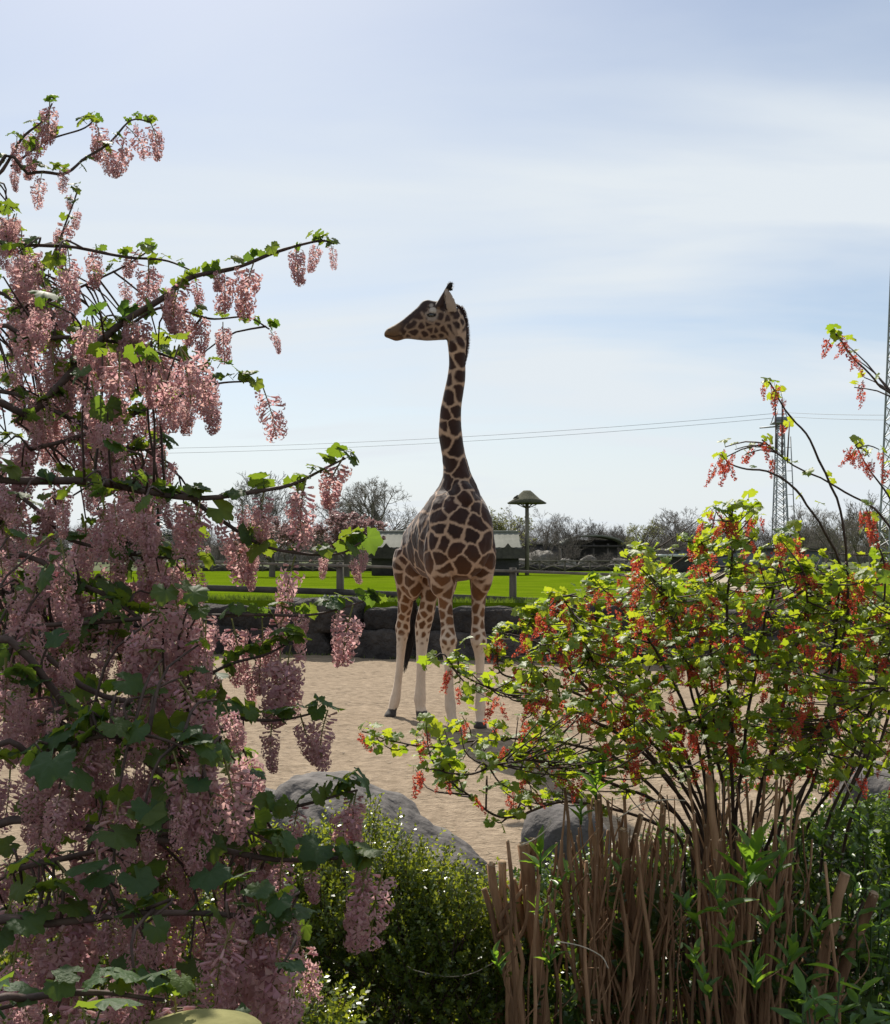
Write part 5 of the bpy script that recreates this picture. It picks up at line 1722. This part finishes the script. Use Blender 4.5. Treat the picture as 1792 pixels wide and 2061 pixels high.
evergreen('evergreen_shrub', 'dense small-leaved evergreen bush in front of the sloping boulder', [
    ((-0.28, 3.25, 0.76), (0.30, 0.24, 0.26)), ((-0.02, 3.2, 0.66), (0.26, 0.24, 0.28)), ((-0.58, 3.2, 0.70), (0.32, 0.25, 0.28)), ((0.12, 3.15, 0.56), (0.16, 0.16, 0.22)), ((-0.35, 3.3, 0.45), (0.55, 0.25, 0.30)), ((-0.02, 3.35, 0.40), (0.34, 0.2, 0.22)), ((-0.75, 3.3, 0.55), (0.4, 0.25, 0.3))], 5600, 5, M['box_leaf'], .0155, (-0.25, 3.3, 0.25), fill=.28, twl=(.06, .12))
evergreen('evergreen_shrub', 'smaller sprawling evergreen bush at the bottom edge under the pink blossom', [
    ((-0.42, 2.35, 0.66), (0.28, 0.18, 0.24)), ((-0.26, 2.30, 0.52), (0.18, 0.15, 0.22)), ((-0.62, 2.4, 0.76), (0.30, 0.2, 0.35)), ((-0.2, 2.25, 0.42), (0.16, 0.14, 0.2)), ((-0.95, 2.4, 0.7), (0.3, 0.2, 0.4))], 2400, 6, M['box_leaf'], .0150, (-0.4, 2.4, 0.25), fill=.28, twl=(.06, .13))
evergreen('ground_cover_shrub', 'dark low ground cover behind the cut brown stems', [
    ((0.55, 4.0, 0.42), (0.42, 0.25, 0.26)), ((1.05, 4.05, 0.46), (0.42, 0.25, 0.32)), ((1.55, 3.95, 0.55), (0.36, 0.25, 0.36)), ((0.25, 3.9, 0.34), (0.25, 0.2, 0.18)), ((1.35, 3.6, 0.40), (0.3, 0.2, 0.26))], 3600, 8, M['shade_leaf'], .022, (0.95, 4.0, 0.22), fill=.3, twl=(.06, .14))

# ------------------------------------------------------------------ cut back shrub stools on the right
rk = random.Random(40)
SHOOT = []
for k in range(6):
    me = lance_leaf(k).mesh('leaf'); me.materials.append(M['shoot_leaf']); shade_smooth(me); SHOOT.append(me)


def cut_stem(t, base, top, r0, r1):
    mid_ = (np.asarray(base) + top) / 2 + np.array([rk.gauss(0, .028), rk.gauss(0, .02), 0])
    pts = spline([base, mid_, top], 12)
    sd_ = rk.random() * 50
    pts += 0.009 * np.stack([vnoise(pts, 13, sd_), vnoise(pts, 13, sd_ + 3), 0 * pts[:, 0]], 1)
    rad = np.linspace(r0, r1, 12) * (1 + .16 * vnoise(pts, 25, rk.random() * 9))
    mb = MB(); mb.tube(pts, rad, 7)
    o = mb.obj('stem', M['cut_stem'], t, smooth=True)
    d_ = pts[-1] - pts[-2]; d_ = d_ / np.linalg.norm(d_)
    sl = np.array([rk.gauss(0, .4), rk.gauss(-.2, .4), 0]) * rad[-1]
    mb = MB(); mb.tube([pts[-1] - d_ * .004, pts[-1] + d_ * .0015 + sl * .2], [rad[-1] * 1.02, rad[-1] * .9], 7); mb.obj('cut_end', M['cut_face'], o)
    return pts


def shoot(t, p, n=7, size=.07, up=1.0, lean=(0, 0)):
    """New leafy shoot: short green stalk with pointed leaves in pairs."""
    p = np.asarray(p, float)
    h = size * 0.9
    top = p + np.array([lean[0], lean[1], h])
    mb = MB(); mb.tube([p, (p + top) / 2, top], [.0035, .003, .002], 5)
    s = mb.obj('shoot', M['shoot_leaf'], t, smooth=True)
    for i in range(n):
        f = (i + .5) / n
        q = p + (top - p) * f
        az = i * 2.4 + rk.gauss(0, .3)
        sz = size * rk.uniform(.7, 1.15) * (1.15 - .4 * f)
        o = bpy.data.objects.new('leaf', SHOOT[rk.randrange(6)]); COL.objects.link(o); o.parent = s
        o.matrix_parent_inverse = Matrix.Translation(-Vector(t.location))
        o.matrix_basis = leaf_mtx(q, az, sz, rk.uniform(.1, .5) + f * .8 * up, rk.gauss(0, .3))
        o.matrix_parent_inverse = Matrix.Identity(4)
        o.matrix_basis = Matrix.Translation(-Vector((0, 0, 0))) @ o.matrix_basis
        o.matrix_parent_inverse = s.matrix_world.inverted() if False else Matrix.Identity(4)


def stool(label, cx, D, spec, shoots):
    base = np.array([(cx * K - 445) * D / FPX, D, 0.24])
    t = thing('cut_back_shrub', label, 'shrub', tuple(base), 'cut back shrubs in the bed')
    for (x, y, r) in spec:
        dd = D + rk.gauss(0, .12)
        top = vw(x, y, dd)
        b0 = base + np.array([rk.gauss(0, .07) + (top[0] - base[0]) * rk.uniform(.0, .9), (dd - D) * .7, 0])
        pts = cut_stem(t, b0, top, r * 1.35, r * rk.uniform(.7, 1))
        for _f in range(rk.choice((0, 1, 1, 2))):
            i = rk.randrange(4, 10)
            tip = pts[i] + np.array([rk.gauss(0, .05), rk.gauss(0, .03), rk.uniform(.05, .22)])
            cut_stem(t, pts[i], tip, r * .6, r * .4)
    for (x, y, dd, n, sz, lx, ly) in shoots:
        shoot(t, vw(x, y, dd), n, sz, 1.0, (lx, ly))
    return t


def fan(x0, x1, y0, y1, n, r0=.005, r1=.012):
    return [(x0 + (x1 - x0) * (i + rk.random()) / n, rk.uniform(y0, y1), rk.uniform(r0, r1)) for i in range(n)]


stool('cut back woody stool, leftmost, with thick sawn stumps and green shoots', 1090, 3.05,
      [(985, 1740, .014), (1010, 1735, .012), (1055, 1700, .020), (1075, 1690, .018), (1030, 1770, .012), (975, 1790, .010)] + fan(990, 1130, 1690, 1830, 14, .002, .006),
      [(1088, 1760, 2.85, 6, .075, 0, 0), (1120, 1790, 2.8, 4, .05, .03, 0), (1010, 1960, 2.8, 6, .055, -.02, 0), (1105, 1950, 2.8, 7, .055, .01, 0), (1080, 1850, 2.9, 6, .045, 0, 0), (1100, 1890, 2.85, 5, .045, .02, 0)])
stool('cut back woody stool, middle one, thick bunch of tall brown stems', 1240, 3.15,
      fan(1130, 1370, 1580, 1760, 52, .002, .006) + fan(1110, 1390, 1680, 1900, 46, .002, .0055) + [(1205, 1600, .012), (1290, 1640, .010), (1255, 1670, .011)],
      [(1200, 1610, 2.95, 9, .08, 0, 0), (1215, 1560, 2.95, 7, .06, 0, 0), (1170, 1660, 2.95, 6, .05, 0, 0), (1250, 1760, 2.9, 4, .04, 0, 0), (1330, 1700, 2.95, 4, .045, 0, 0)])
stool('cut back woody stool, rightmost, thin brown stems with big leafy shoots', 1500, 3.1,
      fan(1380, 1620, 1550, 1760, 46, .002, .006) + fan(1370, 1700, 1680, 1920, 42, .002, .0055) + [(1430, 1560, .012), (1700, 1760, .014), (1760, 1800, .016), (1720, 1800, .012)],
      [(1500, 1800, 2.70, 11, .115, .02, 0), (1460, 1850, 2.72, 9, .085, -.03, 0), (1545, 1790, 2.72, 7, .10, .05, 0), (1430, 2010, 2.6, 7, .065, -.02, 0), (1410, 1870, 2.7, 6, .07, -.04, 0), (1540, 1880, 2.7, 7, .07, .03, 0), (1400, 1950, 2.65, 6, .05, 0, 0),
       (1640, 1900, 2.7, 6, .07, .02, 0), (1470, 1930, 2.68, 8, .07, 0, 0), (1580, 1960, 2.7, 7, .07, .02, 0), (1520, 2000, 2.65, 8, .075, 0, 0), (1650, 1700, 3.0, 6, .06, 0, 0), (1500, 1560, 3.0, 6, .06, 0, 0), (1620, 1560, 3.0, 6, .06, 0, 0)])
evergreen('undergrowth_plant', 'loose green undergrowth growing up between the cut brown stems', [
    ((0.55, 3.2, 0.55), (0.30, 0.14, 0.35)), ((0.95, 3.1, 0.55), (0.32, 0.14, 0.35)), ((1.2, 3.15, 0.7), (0.25, 0.14, 0.35)), ((0.3, 3.1, .45), (.2, .12, .25))], 360, 18, M['shade_leaf'], .030, (0.8, 3.2, 0.24), fill=.45, twl=(.05, .12))
# broad-leaved plants in the bottom right corner
for k, (x, y, D, n, lab) in enumerate(((1640, 2080, 2.5, 22, 'dark leafy plant at the bottom right in front of the cut stems'), (1760, 2070, 2.6, 24, 'leafy plant in the very bottom right corner'), (1745, 1890, 3.0, 22, 'leafy green plant at the right edge among the brown stems'), (1700, 1700, 3.3, 20, 'leafy green plant at the right edge below the red flowers'))):
    p0 = vw(x, y, D)
    t = thing('leafy_plant', lab, 'plant', (p0[0], D, 0.25), 'leafy plants in the bed')
    for i in range(n // 3):
        top = p0 + np.array([rk.gauss(0, .09), rk.gauss(0, .07), rk.uniform(-.02, .16)])
        mb = MB(); mb.tube(spline([(p0[0] + rk.gauss(0, .03), D + rk.gauss(0, .03), .22), (p0[0] + top[0]) / 2 * np.array([1, 0, 0]) + np.array([0, D, (top[2] + .25) / 2]), top], 6), np.linspace(.004, .002, 6), 5)
        s = mb.obj('stem', M['shade_leaf'], t, smooth=True)
        for j in range(7):
            f = j / 7
            q = top - np.array([0, 0, f * .16])
            o = bpy.data.objects.new('leaf', SHOOT[rk.randrange(6)]); COL.objects.link(o); o.parent = s
            o.matrix_basis = leaf_mtx(q, j * 2.4 + i, rk.uniform(.045, .085), rk.uniform(-.1, .7), rk.gauss(0, .3))
# pale dry stalks
for k, (pts, D, lab) in enumerate((([(820, 1945), (840, 1955), (900, 1966), (950, 1960), (1000, 1935)], 3.0, 'thin pale curled dry stalk in the dark hollow at the bottom centre'),
                                   ([(1120, 1895), (1170, 1905), (1210, 1925), (1225, 1950)], 2.75, 'thin pale dry stalk bending through the brown stems'),
                                   ([(1240, 1650), (1290, 1620), (1340, 1610), (1380, 1612)], 2.95, 'thin pale dry stalk crossing the top of the cut stems'),
                                   ([(1050, 1700), (1075, 1690), (1100, 1670), (1110, 1650)], 2.8, 'thin pale dry stalk beside the sawn stumps'))):
    mb = MB(); mb.tube(spline([vw(x, y, D) for x, y in pts], 18), .0016, 5)
    tag(mb.obj('dry_stalk', M['dry'], smooth=True), lab, 'stalk', 'dry stalks')
# leaf litter on the bed
rg = np.random.RandomState(77)
nL = 2600
lx_ = rg.uniform(-1.6, 2.4, nL); ly_ = rg.uniform(1.6, 4.6, nL)
LV, LQ = [], []
for k in range(nL):
    a_ = rg.uniform(0, 6.28); s_ = rg.uniform(.012, .03)
    u_ = np.array([math.cos(a_), math.sin(a_), rg.normal(0, .25)]) * s_; v_ = np.array([-math.sin(a_), math.cos(a_), rg.normal(0, .25)]) * s_ * .5
    z_ = float(bed_z(np.array([lx_[k]]), np.array([ly_[k]]))[0]) + .03 + rg.uniform(0, .02)
    c = np.array([lx_[k], ly_[k], z_])
    n_ = len(LV)
    LV += [c - u_, c + v_, c + u_, c - v_]; LQ.append((n_, n_ + 1, n_ + 2, n_ + 3))
o = link('leaf_litter', mesh_np('leaf_litter', np.array(LV), [np.array(LQ)]), M['litter']); o['kind'] = 'stuff'; o['label'] = 'dry fallen leaves on the dark soil of the bed'

# rounded post top at the very bottom
pc_ = vw(403, 2053, 1.0)
rr = []
for z_, r_ in ((0.2, .066), (pc_[2] - .05, .066), (pc_[2] - .028, .064), (pc_[2] - .011, .054), (pc_[2] - .002, .030), (pc_[2], .003)):
    rr.append(ell((pc_[0], 1.0, z_), EX, EY, r_ * 1.05, r_ * .95, 28))
V_, T_, Q_ = loft(rr); mb = MB(); mb.multi(V_, T_, Q_)
tag(mb.obj('round_post', M['post_top'], smooth=True), 'yellow-green rounded post top just showing at the bottom edge in front of the pink blossom', 'post')
